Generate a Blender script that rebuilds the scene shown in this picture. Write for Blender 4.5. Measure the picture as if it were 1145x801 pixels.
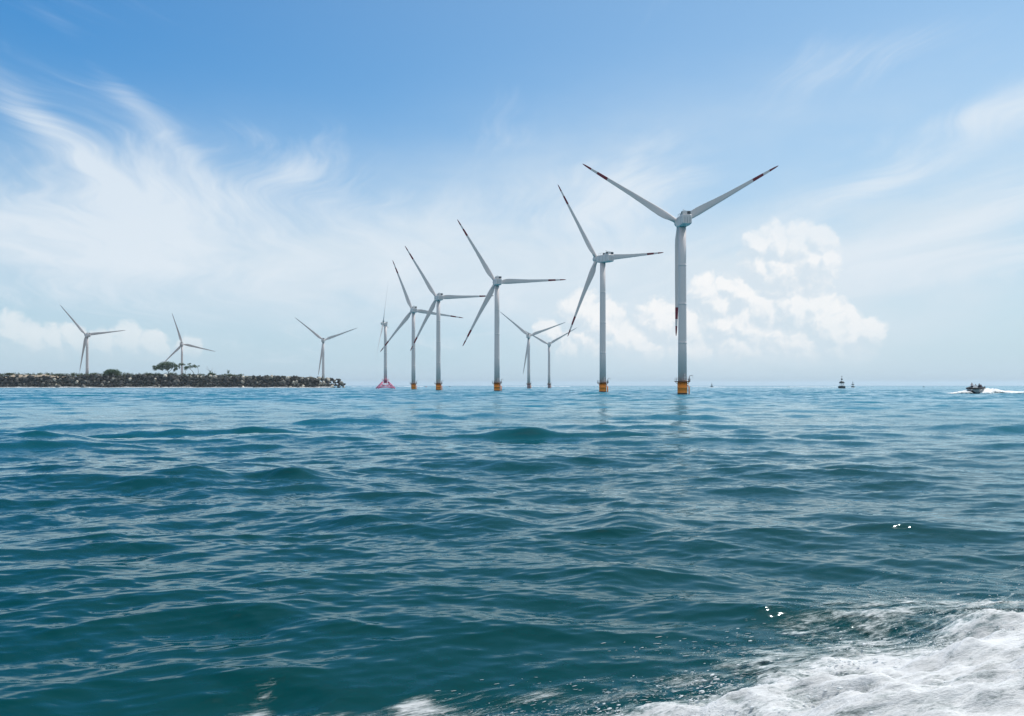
import bpy, bmesh, math, random
import numpy as np
from mathutils import Vector, Matrix, Quaternion
from math import sin, cos, tan, atan, atan2, pi, radians as R, hypot, asin

random.seed(7)
RNG = np.random.default_rng(11)
for o in list(bpy.data.objects):
    bpy.data.objects.remove(o, do_unlink=True)
SC = bpy.context.scene
COL = SC.collection

# ------------------------------------------------------------------ camera
W, H, F, HOR, CX, EYE = 1145.0, 801.0, 890.0, 431.3, 572.5, 3.0
cam_d = bpy.data.cameras.new('camera')
cam = bpy.data.objects.new('camera', cam_d)
COL.objects.link(cam)
cam.location = (0, 0, EYE)
cam.rotation_euler = (pi / 2, 0, 0)
cam_d.sensor_width = 36.0
cam_d.lens = 36.0 * F / W
cam_d.shift_y = (HOR - H / 2) / W
cam_d.clip_start = 0.1
cam_d.clip_end = 90000
SC.camera = cam

# ------------------------------------------------------------------ light
SUN_EL, SUN_AZ = R(62), R(54)          # azimuth clockwise from the view direction
SUN_STRENGTH = 3.2
SKY_STRENGTH = 0.10
EXPOSURE = 0.32
SC.view_settings.view_transform = 'Standard'
SC.view_settings.look = 'None'
SC.view_settings.gamma = 1.0
SC.view_settings.use_curve_mapping = False
SC.view_settings.exposure = EXPOSURE
SC.cycles.use_denoising = True
SC.cycles.max_bounces = 8
SC.cycles.transparent_max_bounces = 12
SC.cycles.volume_bounces = 0
SC.cycles.sample_clamp_indirect = 6.0
SC.cycles.caustics_reflective = False
SC.cycles.caustics_refractive = False

sun_d = bpy.data.lights.new('sun', 'SUN')
sun_d.energy = SUN_STRENGTH
sun_d.angle = R(0.53)
sun_d.color = (1.0, 0.955, 0.89)
sun = bpy.data.objects.new('sun', sun_d)
COL.objects.link(sun)
SUN_DIR = Vector((sin(SUN_AZ) * cos(SUN_EL), cos(SUN_AZ) * cos(SUN_EL), sin(SUN_EL)))
sun.rotation_euler = SUN_DIR.to_track_quat('Z', 'Y').to_euler()
sun.location = SUN_DIR * 300


# ------------------------------------------------------------------ node helpers
class N:
    """a socket (or a number) with arithmetic that adds Math nodes"""
    nt = None

    def __init__(self, v):
        self.v = v

    @staticmethod
    def math(op, *a, clamp=False):
        n = N.nt.nodes.new('ShaderNodeMath')
        n.operation = op
        n.use_clamp = clamp
        for i, x in enumerate(a):
            x = x.v if isinstance(x, N) else x
            if isinstance(x, (int, float)):
                n.inputs[i].default_value = x
            else:
                N.nt.links.new(x, n.inputs[i])
        return N(n.outputs[0])

    def __add__(s, o): return N.math('ADD', s, o)
    __radd__ = __add__
    def __sub__(s, o): return N.math('SUBTRACT', s, o)
    def __rsub__(s, o): return N.math('SUBTRACT', o, s)
    def __mul__(s, o): return N.math('MULTIPLY', s, o)
    __rmul__ = __mul__
    def __truediv__(s, o): return N.math('DIVIDE', s, o)
    def __rtruediv__(s, o): return N.math('DIVIDE', o, s)
    def __neg__(s): return N.math('MULTIPLY', s, -1.0)


def new_node(kind, ins=None, **props):
    n = N.nt.nodes.new(kind)
    for k, v in props.items():
        setattr(n, k, v)
    for k, v in (ins or {}).items():
        put(n.inputs[k], v)
    return n


def put(sock, v):
    v = v.v if isinstance(v, N) else v
    if isinstance(v, bpy.types.NodeSocket):
        N.nt.links.new(v, sock)
    else:
        sock.default_value = v


def comb(x, y, z=0.0):
    return new_node('ShaderNodeCombineXYZ', {0: x, 1: y, 2: z}).outputs[0]


def sep(v):
    n = new_node('ShaderNodeSeparateXYZ', {0: v})
    return N(n.outputs[0]), N(n.outputs[1]), N(n.outputs[2])


def sstep(x, lo, hi, a=0.0, b=1.0):
    n = new_node('ShaderNodeMapRange', {0: x, 1: lo, 2: hi, 3: a, 4: b}, interpolation_type='SMOOTHSTEP')
    return N(n.outputs[0])


def lin(x, lo, hi, a=0.0, b=1.0):
    return N(new_node('ShaderNodeMapRange', {0: x, 1: lo, 2: hi, 3: a, 4: b}).outputs[0])


def noise(v, scale, detail=4.0, rough=0.55, dist=0.0, lac=2.0):
    n = new_node('ShaderNodeTexNoise', {'Vector': v, 'Scale': scale, 'Detail': detail, 'Roughness': rough,
                                        'Distortion': dist, 'Lacunarity': lac}, noise_dimensions='3D')
    return N(n.outputs['Fac']), n.outputs['Color']


def mixc(f, a, b, blend='MIX'):
    n = new_node('ShaderNodeMix', data_type='RGBA', blend_type=blend)
    put(n.inputs[0], f)
    put(n.inputs[6], a)
    put(n.inputs[7], b)
    return n.outputs[2]


def vmath(op, a, b=None, scale=None):
    n = new_node('ShaderNodeVectorMath', operation=op)
    put(n.inputs[0], a)
    if b is not None:
        put(n.inputs[1], b)
    if scale is not None:
        put(n.inputs['Scale'], scale)
    return n.outputs['Value'] if op in ('DISTANCE', 'LENGTH', 'DOT_PRODUCT') else n.outputs[0]


def new_mat(name):
    m = bpy.data.materials.new(name)
    m.use_nodes = True
    m.node_tree.nodes.clear()
    N.nt = m.node_tree
    return m


def out_surface(sh):
    o = new_node('ShaderNodeOutputMaterial')
    N.nt.links.new(sh, o.inputs['Surface'])


def px_dir(px, py):
    """photo pixel -> azimuth, elevation"""
    u, v = (px - CX) / F, (HOR - py) / F
    a = atan(u)
    return a, atan(v * cos(a))


# ------------------------------------------------------------------ world: Nishita sky + clouds laid out by azimuth / elevation
world = bpy.data.worlds.new('World')
SC.world = world
world.use_nodes = True
N.nt = world.node_tree
N.nt.nodes.clear()
sky = new_node('ShaderNodeTexSky', sky_type='NISHITA', sun_disc=False, sun_elevation=SUN_EL, sun_rotation=SUN_AZ,
               altitude=0.0, air_density=1.5, dust_density=0.3, ozone_density=6.0)
tc = new_node('ShaderNodeTexCoord')
dx, dy, dz = sep(tc.outputs['Generated'])
az = N.math('ARCTAN2', dx, dy)
el = N.math('ARCSINE', dz)
ae = comb(az, el, 0.0)


def gauss(px, py, rx, ry, rot=0.0, amp=1.0):
    """soft patch of sky centred on a direction; radii in photo pixels"""
    a0, e0 = px_dir(px, py)
    k = 1.0 / F
    x = (az - a0) * (1 / (rx * k))
    y = (el - e0) * (1 / (ry * k))
    if rot:
        c, s = cos(rot), sin(rot)
        dxp, dyp = az - a0, el - e0
        x = (dxp * c + dyp * s) * (1 / (rx * k))
        y = (dyp * c - dxp * s) * (1 / (ry * k))
    return N.math('EXPONENT', (x * x + y * y) * -1.0) * amp


# cirrus on a high plane, drawn out along the wind
kpl = 1.0 / (N.math('MAXIMUM', dz, 0.0) + 0.10)
cxp, cyp = dx * kpl, dy * kpl
th = R(-9)
cu = cxp * cos(th) - cyp * sin(th)
cv = cxp * sin(th) + cyp * cos(th)
warp_f, warp_c = noise(comb(cu, cv, 3.1), 0.7, 3, 0.5)
wx, wy, wz = sep(warp_c)
cu2 = cu + (wx - 0.5) * 1.3
cv2 = cv + (wy - 0.5) * 1.3
streak, _ = noise(comb(cu2 * 1.0, cv2 * 0.22, 0.0), 2.1, 7, 0.56)
veil, _ = noise(comb(cu2 * 0.7, cv2 * 0.38, 7.7), 1.1, 6, 0.55)
fine, _ = noise(comb(cu2 * 1.0, cv2 * 0.16, 2.0), 5.5, 5, 0.6)
wisp, _ = noise(comb(cu2 * 1.3 + (wy - .5), cv2 * 0.14, 5.0), 11.0, 6, 0.65)
amount = (gauss(110, 215, 200, 62, 0.0, .50) + gauss(320, 190, 110, 50, R(20), .36) + gauss(60, 150, 120, 17, R(-38), .34)
          + gauss(165, 130, 110, 13, R(-40), .26) + gauss(300, 160, 90, 16, R(-30), .16)
          + gauss(60, 290, 330, 55, 0, .22) + gauss(430, 290, 230, 60, 0, .26) + gauss(650, 225, 120, 40, R(10), .26)
          + gauss(565, 130, 70, 70, R(20), .30) + gauss(590, 45, 30, 28, 0, .16) + gauss(700, 200, 120, 40, R(20), .2)
          + gauss(1110, 125, 110, 18, R(8), .50) + gauss(960, 60, 120, 26, R(5), .30)
          + gauss(1040, 262, 190, 22, R(15), .72) + gauss(970, 212, 150, 14, R(17), .42) + gauss(1100, 205, 90, 10, R(16), .3) + gauss(520, 240, 150, 40, R(15), .22) + gauss(1090, 300, 150, 14, R(9), .36) + gauss(900, 215, 120, 16, R(14), .18)
          + sstep(dy, 0.35, -0.2) * 0.85  # unseen white veil behind the camera, added as fill for the shaded towers
          + gauss(800, 260, 160, 50, 0, .22) + gauss(700, 330, 250, 55, 0, .12))
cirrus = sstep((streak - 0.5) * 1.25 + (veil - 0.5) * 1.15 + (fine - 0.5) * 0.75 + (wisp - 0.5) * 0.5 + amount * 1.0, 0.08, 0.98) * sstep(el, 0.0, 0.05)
# a thin even milky layer under it
milk_n, _ = noise(comb(az * 1.0, el * 2.4, 5.0), 7.0, 5, 0.55)
milk = (gauss(150, 295, 420, 70, 0, .52) + gauss(480, 325, 330, 72, 0, .52) + gauss(760, 330, 200, 80, 0, .45) + gauss(600, 220, 220, 80, R(12), .38) + gauss(800, 150, 260, 60, R(8), .16)
        + gauss(1050, 250, 250, 75, R(14), .58) + gauss(1120, 350, 240, 60, 0, .40) + gauss(230, 190, 200, 60, 0, .22)
        + gauss(1100, 120, 200, 60, 0, .14)) * lin(milk_n, 0.3, 0.7, 0.75, 1.25)
milk = N.math('MINIMUM', milk, 0.9)
cirrus = N.math('MINIMUM', cirrus, 0.85)

# cumulus near the horizon: round heads broken up by noise
CUM = [(847, 279, 14), (869, 277, 17), (891, 279, 17), (913, 274, 14), (921, 291, 11), (905, 297, 22), (878, 305, 27), (850, 300, 15),
       (788, 329, 15), (811, 325, 10), (803, 341, 19), (826, 335, 18),
       (737, 363, 20), (765, 372, 22), (803, 366, 23), (834, 369, 24), (852, 352, 15), (887, 353, 19), (913, 358, 21), (931, 374, 22),
       (953, 382, 17), (970, 373, 13), (825, 392, 26), (770, 394, 24), (887, 388, 28), (940, 395, 22), (715, 392, 24),
       (650, 352, 17), (672, 366, 22), (655, 386, 20), (690, 384, 20), (640, 395, 16), (615, 372, 12),
       (10, 375, 15), (33, 383, 15), (60, 386, 14), (80, 378, 11), (112, 388, 12), (140, 386, 14), (170, 391, 12), (210, 392, 9)]
_, wc2 = noise(comb(az, el, 1.0), 26.0, 3, 0.55)
wx2, wy2, _ = sep(wc2)
wa = az + (wx2 - 0.5) * 0.034
we = el + (wy2 - 0.5) * 0.030


def cumulus(a, e):
    p = comb(a, e, 0.0)
    d = None
    for px, py, r in CUM:
        a0, e0 = px_dir(px, py)
        dist = N(vmath('DISTANCE', p, (a0, e0, 0.0)))
        t = N.math('MULTIPLY_ADD', dist, -F / (r * 1.42), 1.0)
        d = t if d is None else N.math('MAXIMUM', d, t)
    f, _ = noise(p, 46.0, 8, 0.60)
    vo = new_node('ShaderNodeTexVoronoi', {'Vector': p, 'Scale': 85.0, 'Randomness': 1.0, 'Detail': 2.0, 'Roughness': .55}, feature='F1')
    return N.math('MAXIMUM', d, -0.6) + 0.22 + (f - 0.5) * 0.62 + (0.42 - N(vo.outputs[0])) * 0.20


cd1 = cumulus(wa, we)
cd2 = cumulus(wa + 0.0040, we + 0.0072)
cover = sstep(cd1, -0.08, 0.26)
lit = sstep(cd1 - cd2, -0.34, 0.30)
base_fade = sstep(el, px_dir(572, 420)[1], px_dir(572, 372)[1])
haze_n, _ = noise(ae, 20.0, 4, 0.55)
far_side = gauss(820, 345, 120, 60, 0, 1.0) + gauss(660, 370, 60, 40, 0, .7)
cover_f = cover * base_fade * (0.46 + 0.50 * lit) * lin(haze_n, 0.3, 0.65, 0.72, 1.0) * lin(far_side, 0.0, 0.5, 0.62, 1.0)
body = N.math('MINIMUM', (gauss(850, 325, 80, 65, 0, .62) + gauss(790, 375, 140, 38, 0, .62) + gauss(660, 380, 60, 34, 0, .34) + gauss(930, 385, 70, 26, 0, .34)
                          + gauss(90, 388, 140, 18, 0, .30)), 0.6) * lin(haze_n, 0.3, 0.7, 0.6, 1.25)

SUNV = (sin(SUN_AZ) * cos(SUN_EL), cos(SUN_AZ) * cos(SUN_EL), sin(SUN_EL))
near_sun = lin(N(vmath('DOT_PRODUCT', tc.outputs['Generated'], SUNV)), 0.36, 0.82)
deep = mixc(near_sun, (0.075, 0.63, 0.96, 1), (1.02, 1.04, 0.94, 1))     # the blue is deepest away from the sun
skyc = mixc(1.0, sky.outputs[0], deep, 'MULTIPLY')


def seen(r, g, b):
    """a sky radiance from the colour it has in the picture"""
    f = lambda c: ((c / 255 + .055) / 1.055) ** 2.4 / (SKY_STRENGTH * 2 ** EXPOSURE)
    return (f(r), f(g), f(b), 1)


hz = N.math('EXPONENT', N.math('MAXIMUM', el, 0.0) * -6.0)     # whitening low in the sky
base = mixc(N.math('MINIMUM', hz * 0.95, 0.94), skyc, seen(204, 222, 237))
base = mixc(milk, base, seen(218, 231, 241))
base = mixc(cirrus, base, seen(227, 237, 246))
cumc = mixc(lit, seen(212, 226, 237), seen(252, 252, 252))
base = mixc(body, base, seen(223, 234, 242))
base = mixc(cover_f, base, cumc)
bg = new_node('ShaderNodeBackground', {0: base, 1: SKY_STRENGTH})
wo = new_node('ShaderNodeOutputWorld')
N.nt.links.new(bg.outputs[0], wo.inputs[0])
world.cycles.sampling_method = 'MANUAL'
world.cycles.sample_map_resolution = 1024


# ------------------------------------------------------------------ geometry helpers
class MB:
    """collects shapes with material slots and links them as one mesh object"""

    def __init__(self):
        self.v, self.f, self.m, self.s = [], [], [], []

    def add(self, verts, faces, mi=0, smooth=False, mat=None):
        b = len(self.v)
        for p in verts:
            p = Vector(p)
            if mat is not None:
                p = mat @ p
            self.v.append(p[:])
        for fc in faces:
            self.f.append([b + i for i in fc])
            self.m.append(mi)
            self.s.append(smooth)

    def box(self, cx, cy, cz, sx, sy, sz, mi=0, mat=None, bev=0.0):
        if bev <= 0:
            v = [(cx + i * sx / 2, cy + j * sy / 2, cz + k * sz / 2) for i in (-1, 1) for j in (-1, 1) for k in (-1, 1)]
            f = [(0, 1, 3, 2), (4, 6, 7, 5), (0, 4, 5, 1), (2, 3, 7, 6), (0, 2, 6, 4), (1, 5, 7, 3)]
            self.add(v, f, mi, False, mat)
            return
        bm = bmesh.new()
        bmesh.ops.create_cube(bm, size=1.0)
        bmesh.ops.scale(bm, vec=(sx, sy, sz), verts=bm.verts)
        bmesh.ops.bevel(bm, geom=bm.edges[:], offset=bev, segments=3, affect='EDGES', profile=0.6)
        bmesh.ops.translate(bm, vec=(cx, cy, cz), verts=bm.verts)
        bm.verts.index_update()
        self.add([x.co for x in bm.verts], [[x.index for x in fc.verts] for fc in bm.faces], mi, False, mat)
        bm.free()

    def lathe(self, prof, n=24, mi=0, mat=None, smooth=True, cap=True):
        """prof: list of (radius, z[, mi])"""
        v, base = [], []
        for q in prof:
            for k in range(n):
                a = 2 * pi * k / n
                v.append((q[0] * cos(a), q[0] * sin(a), q[1]))
        for i in range(len(prof) - 1):
            m_i = prof[i][2] if len(prof[i]) > 2 else mi
            fs = [(i * n + k, i * n + (k + 1) % n, (i + 1) * n + (k + 1) % n, (i + 1) * n + k) for k in range(n)]
            base.append((fs, m_i))
        b = len(self.v)
        for p in v:
            p = Vector(p)
            if mat is not None:
                p = mat @ p
            self.v.append(p[:])
        for fs, m_i in base:
            for fc in fs:
                self.f.append([b + i for i in fc]); self.m.append(m_i); self.s.append(smooth)
        if cap:
            m0 = prof[0][2] if len(prof[0]) > 2 else mi
            self.f.append([b + k for k in range(n)][::-1]); self.m.append(m0); self.s.append(False)
            self.f.append([b + (len(prof) - 1) * n + k for k in range(n)]); self.m.append(mi); self.s.append(False)

    def tube(self, pts, r, n=8, mi=0, mat=None, smooth=True, cap=True):
        pts = [Vector(p) for p in pts]
        rs = r if isinstance(r, (list, tuple)) else [r] * len(pts)
        v, prev = [], None
        for i, p in enumerate(pts):
            t = (pts[min(i + 1, len(pts) - 1)] - pts[max(i - 1, 0)])
            t = t.normalized() if t.length > 1e-9 else Vector((0, 0, 1))
            if prev is None:
                x = t.orthogonal().normalized()
            else:
                x = prev - t * prev.dot(t)
                x = x.normalized() if x.length > 1e-6 else t.orthogonal().normalized()
            prev = x
            y = t.cross(x)
            for k in range(n):
                a = 2 * pi * k / n
                v.append(p + (x * cos(a) + y * sin(a)) * rs[i])
        f = [(i * n + k, i * n + (k + 1) % n, (i + 1) * n + (k + 1) % n, (i + 1) * n + k) for i in range(len(pts) - 1) for k in range(n)]
        self.add(v, f, mi, smooth, mat)
        if cap:
            b = len(self.v) - len(v)
            self.f.append([b + k for k in range(n)][::-1]); self.m.append(mi); self.s.append(False)
            self.f.append([b + len(v) - n + k for k in range(n)]); self.m.append(mi); self.s.append(False)

    def mesh(self, name, mats):
        me = bpy.data.meshes.new(name)
        me.from_pydata(self.v, [], self.f)
        for m in (mats if isinstance(mats, (list, tuple)) else [mats]):
            me.materials.append(m)
        me.polygons.foreach_set('material_index', self.m)
        me.polygons.foreach_set('use_smooth', self.s)
        me.update()
        return me

    def build(self, name, mats, parent=None):
        return link(name, self.mesh(name, mats), parent)


def link(name, me, parent=None, loc=None, mat=None):
    o = bpy.data.objects.new(name, me)
    COL.objects.link(o)
    if parent is not None:
        o.parent = parent
    if mat is not None:
        o.matrix_local = mat
    if loc is not None:
        o.location = loc
    return o


def tag(o, label=None, cat=None, group=None, kind=None):
    if label: o['label'] = label
    if cat: o['category'] = cat
    if group: o['group'] = group
    if kind: o['kind'] = kind
    return o


def thing(name, label, cat, loc=(0, 0, 0), rz=0.0, group=None, scale=1.0):
    o = bpy.data.objects.new(name, None)
    o.empty_display_size = 0.5
    COL.objects.link(o)
    o.location = loc
    o.rotation_euler = (0, 0, rz)
    o.scale = (scale,) * 3
    return tag(o, label, cat, group)


def grid_mesh(name, P, mats, attr=None, keep=None, smooth=True, wrap=False):
    """P: (rows, cols, 3) numpy array -> mesh; keep: (rows-1, cols-1) bool"""
    nr, nc = P.shape[:2]
    idx = np.arange(nr * nc, dtype=np.int32).reshape(nr, nc)
    if wrap:
        idx = np.concatenate([idx, idx[:, :1]], axis=1)
    q = np.stack([idx[:-1, :-1], idx[:-1, 1:], idx[1:, 1:], idx[1:, :-1]], axis=-1)
    q = q[keep] if keep is not None else q.reshape(-1, 4)
    V = P.reshape(-1, 3)
    if keep is not None:
        used = np.zeros(len(V), bool)
        used[q.ravel()] = True
        remap = np.cumsum(used) - 1
        q = remap[q]
        V = V[used]
        if attr:
            attr = {k: a.reshape(-1)[used] for k, a in attr.items()}
    me = bpy.data.meshes.new(name)
    me.vertices.add(len(V))
    me.vertices.foreach_set('co', np.ascontiguousarray(V, dtype=np.float32).ravel())
    me.loops.add(q.size)
    me.loops.foreach_set('vertex_index', np.ascontiguousarray(q, dtype=np.int32).ravel())
    me.polygons.add(len(q))
    me.polygons.foreach_set('loop_start', np.arange(0, q.size, 4, dtype=np.int32))
    me.polygons.foreach_set('use_smooth', np.full(len(q), smooth))
    me.update(calc_edges=True)
    for k, a in (attr or {}).items():
        at = me.attributes.new(k, 'FLOAT', 'POINT')
        at.data.foreach_set('value', np.ascontiguousarray(a, dtype=np.float32).ravel())
    for m in (mats if isinstance(mats, (list, tuple)) else [mats]):
        me.materials.append(m)
    return me


def at(px, py, Y):
    """photo pixel at depth Y -> point in the place"""
    return Vector(((px - CX) / F * Y, Y, EYE + (HOR - py) / F * Y))


# ------------------------------------------------------------------ materials
def paint(name, col, rough=0.45, var=0.12, scale=0.6, streak=True, metal=0.0, spec=0.4):
    """weathered paint: broad fading, rain streaks and grime"""
    m = new_mat(name)
    t = new_node('ShaderNodeTexCoord')
    x, y, z = sep(t.outputs['Object'])
    f1, _ = noise(t.outputs['Object'], scale, 5, 0.6)
    f2, _ = noise(comb(x * 3.0, y * 3.0, z * 0.12), 1.0, 4, 0.6)
    k = (f1 - 0.5) * (2 * var) + ((f2 - 0.5) * (1.6 * var) if streak else 0.0) + 1.0
    c = mixc(1.0, (*col, 1), comb(k, k, k), 'MULTIPLY')
    b = new_node('ShaderNodeBsdfPrincipled', {'Base Color': c, 'Roughness': lin(f1, 0.3, 0.7, rough - .08, rough + .12),
                                              'Metallic': metal, 'Specular IOR Level': spec})
    out_surface(b.outputs[0])
    return m


M_WHITE = paint('turbine white paint', (0.60, 0.555, 0.55), 0.42, 0.05)
M_WHITE2 = paint('nacelle white paint', (0.66, 0.61, 0.60), 0.45, 0.06)
M_SEAM = paint('panel seam', (0.30, 0.30, 0.32), 0.6, 0.1)
M_RED = paint('warning red paint', (0.15, 0.008, 0.024), 0.45, 0.1)
M_DARK = paint('dark grille', (0.025, 0.027, 0.032), 0.6, 0.2)
M_ORANGE = paint('orange foundation paint', (0.88, 0.27, 0.035), 0.5, 0.16, 0.9)
M_ALGAE = paint('tide line growth', (0.035, 0.028, 0.02), 0.8, 0.4, 2.0)
M_RUST = paint('rust brown deck edge', (0.17, 0.07, 0.03), 0.7, 0.3, 2.0)
M_STEEL = paint('galvanised steel', (0.35, 0.36, 0.37), 0.45, 0.15, 2.0, metal=0.3)
M_PINKGREY = paint('faded mauve foundation', (0.40, 0.27, 0.29), 0.55, 0.15)
M_MAGENTA = paint('magenta jacket paint', (0.56, 0.13, 0.24), 0.5, 0.15)
M_CONC = paint('concrete', (0.34, 0.33, 0.31), 0.85, 0.2)
M_NAVY = paint('dark hull paint', (0.016, 0.022, 0.032), 0.35, 0.2, 2.0)
M_HULL = paint('pale hull gelcoat', (0.26, 0.29, 0.31), 0.3, 0.1, 1.5)
M_BLACK = paint('black rubber', (0.012, 0.012, 0.014), 0.55, 0.2, 4.0)
M_BUOY = paint('dark navy buoy paint', (0.012, 0.03, 0.035), 0.5, 0.3, 2.0)
M_PALE = paint('pale grey paint', (0.55, 0.58, 0.60), 0.5, 0.1)
M_SKIN = paint('skin', (0.42, 0.24, 0.17), 0.5, 0.05, 6, False)
M_PINK = paint('pale pink cloth', (0.50, 0.33, 0.31), 0.85, 0.08, 8, False)
M_CLOTH = paint('navy cloth', (0.03, 0.035, 0.06), 0.85, 0.15, 8, False)
M_MAROON = paint('maroon cloth', (0.12, 0.03, 0.045), 0.85, 0.15, 8, False)
M_HAIR = paint('dark hair', (0.015, 0.012, 0.01), 0.6, 0.1, 9, False)
M_ORVEST = paint('orange float', (0.7, 0.13, 0.04), 0.6, 0.1)


def rock_mat(name, dark, light):
    m = new_mat(name)
    t = new_node('ShaderNodeTexCoord')
    oi = new_node('ShaderNodeObjectInfo')
    f1, _ = noise(t.outputs['Object'], 1.3, 6, 0.65)
    f2, _ = noise(t.outputs['Object'], 5.0, 4, 0.6)
    v = new_node('ShaderNodeTexVoronoi', {'Vector': t.outputs['Object'], 'Scale': 1.6}, feature='DISTANCE_TO_EDGE')
    crack = sstep(N(v.outputs[0]), 0.0, 0.06, 0.45, 1.0)
    c = mixc(sstep(f1, 0.35, 0.7), (*dark, 1), (*light, 1))
    k = (0.65 + 0.7 * N(oi.outputs['Random'])) * (0.8 + 0.4 * f2) * crack
    c = mixc(1.0, c, comb(k, k, k), 'MULTIPLY')
    bmp = new_node('ShaderNodeBump', {'Strength': 0.7, 'Distance': 0.4, 'Height': f1 + f2 * 0.4})
    b = new_node('ShaderNodeBsdfPrincipled', {'Base Color': c, 'Roughness': 0.85, 'Normal': bmp.outputs[0]})
    out_surface(b.outputs[0])
    return m


M_ROCK = rock_mat('dark basalt', (0.004, 0.004, 0.0036), (0.038, 0.035, 0.030))
M_ROCKG = rock_mat('grey stone', (0.03, 0.03, 0.027), (0.17, 0.16, 0.14))
M_ROCKP = rock_mat('pale stone', (0.36, 0.32, 0.26), (0.66, 0.60, 0.50))
M_SAND = rock_mat('sand', (0.38, 0.30, 0.22), (0.52, 0.43, 0.32))
M_SOIL = rock_mat('stony soil', (0.02, 0.022, 0.016), (0.07, 0.07, 0.05))


def leaf_mat(name, a, b_):
    m = new_mat(name)
    g = new_node('ShaderNodeNewGeometry')
    f, _ = noise(g.outputs['Position'], 0.8, 3, 0.6)
    c = mixc(sstep(N(g.outputs['Random Per Island']) * 0.6 + f * 0.5, 0.2, 0.85), (*a, 1), (*b_, 1))
    d = new_node('ShaderNodeBsdfPrincipled', {'Base Color': c, 'Roughness': 0.6, 'Specular IOR Level': 0.3})
    tr = new_node('ShaderNodeBsdfTranslucent', {'Color': c})
    mx = new_node('ShaderNodeMixShader', {0: 0.25, 1: d.outputs[0], 2: tr.outputs[0]})
    out_surface(mx.outputs[0])
    return m


M_LEAF = leaf_mat('dark green leaves', (0.028, 0.058, 0.024), (0.10, 0.155, 0.055))
M_LEAF2 = leaf_mat('dull scrub leaves', (0.035, 0.055, 0.022), (0.115, 0.135, 0.05))
M_BARK = paint('bark', (0.07, 0.055, 0.045), 0.9, 0.3, 2.0, False)


def water_mat():
    m = new_mat('sea water')
    g = new_node('ShaderNodeNewGeometry')
    pos = g.outputs['Position']
    x, y, z = sep(pos)
    rr = N.math('SQRT', x * x + y * y)
    # ripples too fine for the mesh: random facet slopes at several sizes, crests drawn out across the wind
    wv, wc = noise(comb(x, y, 0.0), 0.25, 2, 0.5)
    w1, w2, _ = sep(wc)
    xs = x + (w1 - 0.5) * 2.0
    ys = y + (w2 - 0.5) * 2.0
    def slope(sx, sy, amp, off, det=2.0):
        _, c = noise(comb(xs * sx, ys * sy, off), 1.0, det, 0.55)
        a, b, _ = sep(c)
        return (a - 0.5) * amp, (b - 0.5) * amp
    gust, _ = noise(comb(x * 0.02, y * 0.011, 4.0), 1.0, 3, 0.55)
    near = sstep(rr, 70.0, 330.0, 1.0, 0.0)
    far = 1.0 - near
    a1 = slope(0.9, 3.2, 0.15, 0.0, 1.0)
    a2 = slope(3.6, 15.0, 0.40, 3.0, 4.0)
    a3 = slope(0.22, 0.30, 0.85, 6.0, 3.0)
    a4 = slope(0.030, 0.060, 0.55, 9.0, 3.0)
    gk = lin(gust, 0.3, 0.7, 0.6, 1.35)
    lat = lin(near, 0.0, 1.0, 2.2, 0.55)
    kx = (a1[0] + a2[0]) * lat * gk + (a3[0] * 0.6 + a4[0] * 0.5) * far * gk
    ky = (a1[1] + a2[1]) * gk + (a3[1] + a4[1]) * far * gk
    ix, iy, iz = sep(g.outputs['Incoming'])
    # at a grazing angle only the wave faces turned toward the eye are seen: mean visible slope of an unresolved sea
    vis = sstep(rr, 60.0, 400.0) * 0.07
    nv = vmath('NORMALIZE', vmath('ADD', g.outputs['Normal'], comb(kx + ix * vis, ky + iy * vis, 0.0)))
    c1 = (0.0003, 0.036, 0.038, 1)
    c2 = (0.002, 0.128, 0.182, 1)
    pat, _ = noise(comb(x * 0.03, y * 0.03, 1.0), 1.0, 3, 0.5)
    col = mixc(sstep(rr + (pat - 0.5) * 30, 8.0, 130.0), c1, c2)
    rough = sstep(rr, 10.0, 220.0, 0.04, 0.20)
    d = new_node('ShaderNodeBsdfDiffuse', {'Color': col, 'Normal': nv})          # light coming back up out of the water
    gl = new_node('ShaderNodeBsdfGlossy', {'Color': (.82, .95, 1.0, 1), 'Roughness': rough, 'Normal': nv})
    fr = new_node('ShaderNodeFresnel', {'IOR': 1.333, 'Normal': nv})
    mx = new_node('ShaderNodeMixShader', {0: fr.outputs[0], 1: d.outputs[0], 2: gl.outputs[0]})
    out_surface(mx.outputs[0])
    return m


M_WATER = water_mat()

# ------------------------------------------------------------------ the sea
def wave_set():
    L = []
    for k in range(26):                                   # swell
        lam = RNG.uniform(7.0, 19.0)
        L.append((lam, RNG.normal(R(-6), R(22)), 0.0037 * lam ** 1.0 * RNG.uniform(.6, 1.2)))
    for k in range(95):                                   # wind sea
        lam = float(np.exp(RNG.uniform(np.log(0.95), np.log(4.6))))
        L.append((lam, RNG.normal(R(4), R(25)), 0.0030 * lam * RNG.uniform(.5, 1.3)))
    for k in range(70):                                   # ripples
        lam = float(np.exp(RNG.uniform(np.log(0.14), np.log(0.5))))
        L.append((lam, RNG.normal(R(8), R(25)), 0.0022 * lam * RNG.uniform(.5, 1.3)))
    for k in range(90):                                   # chop
        lam = float(np.exp(RNG.uniform(np.log(0.35), np.log(1.5))))
        L.append((lam, RNG.normal(R(6), R(25)), 0.0020 * lam * RNG.uniform(.5, 1.3)))
    return L


WAVES = wave_set()


def crest(px, py, half_px, h):
    r = (EYE - h) * F / (py - HOR)
    return ((px - CX) / F * r, r, half_px / F * r, 0.9 + r * .016, h)


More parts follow.
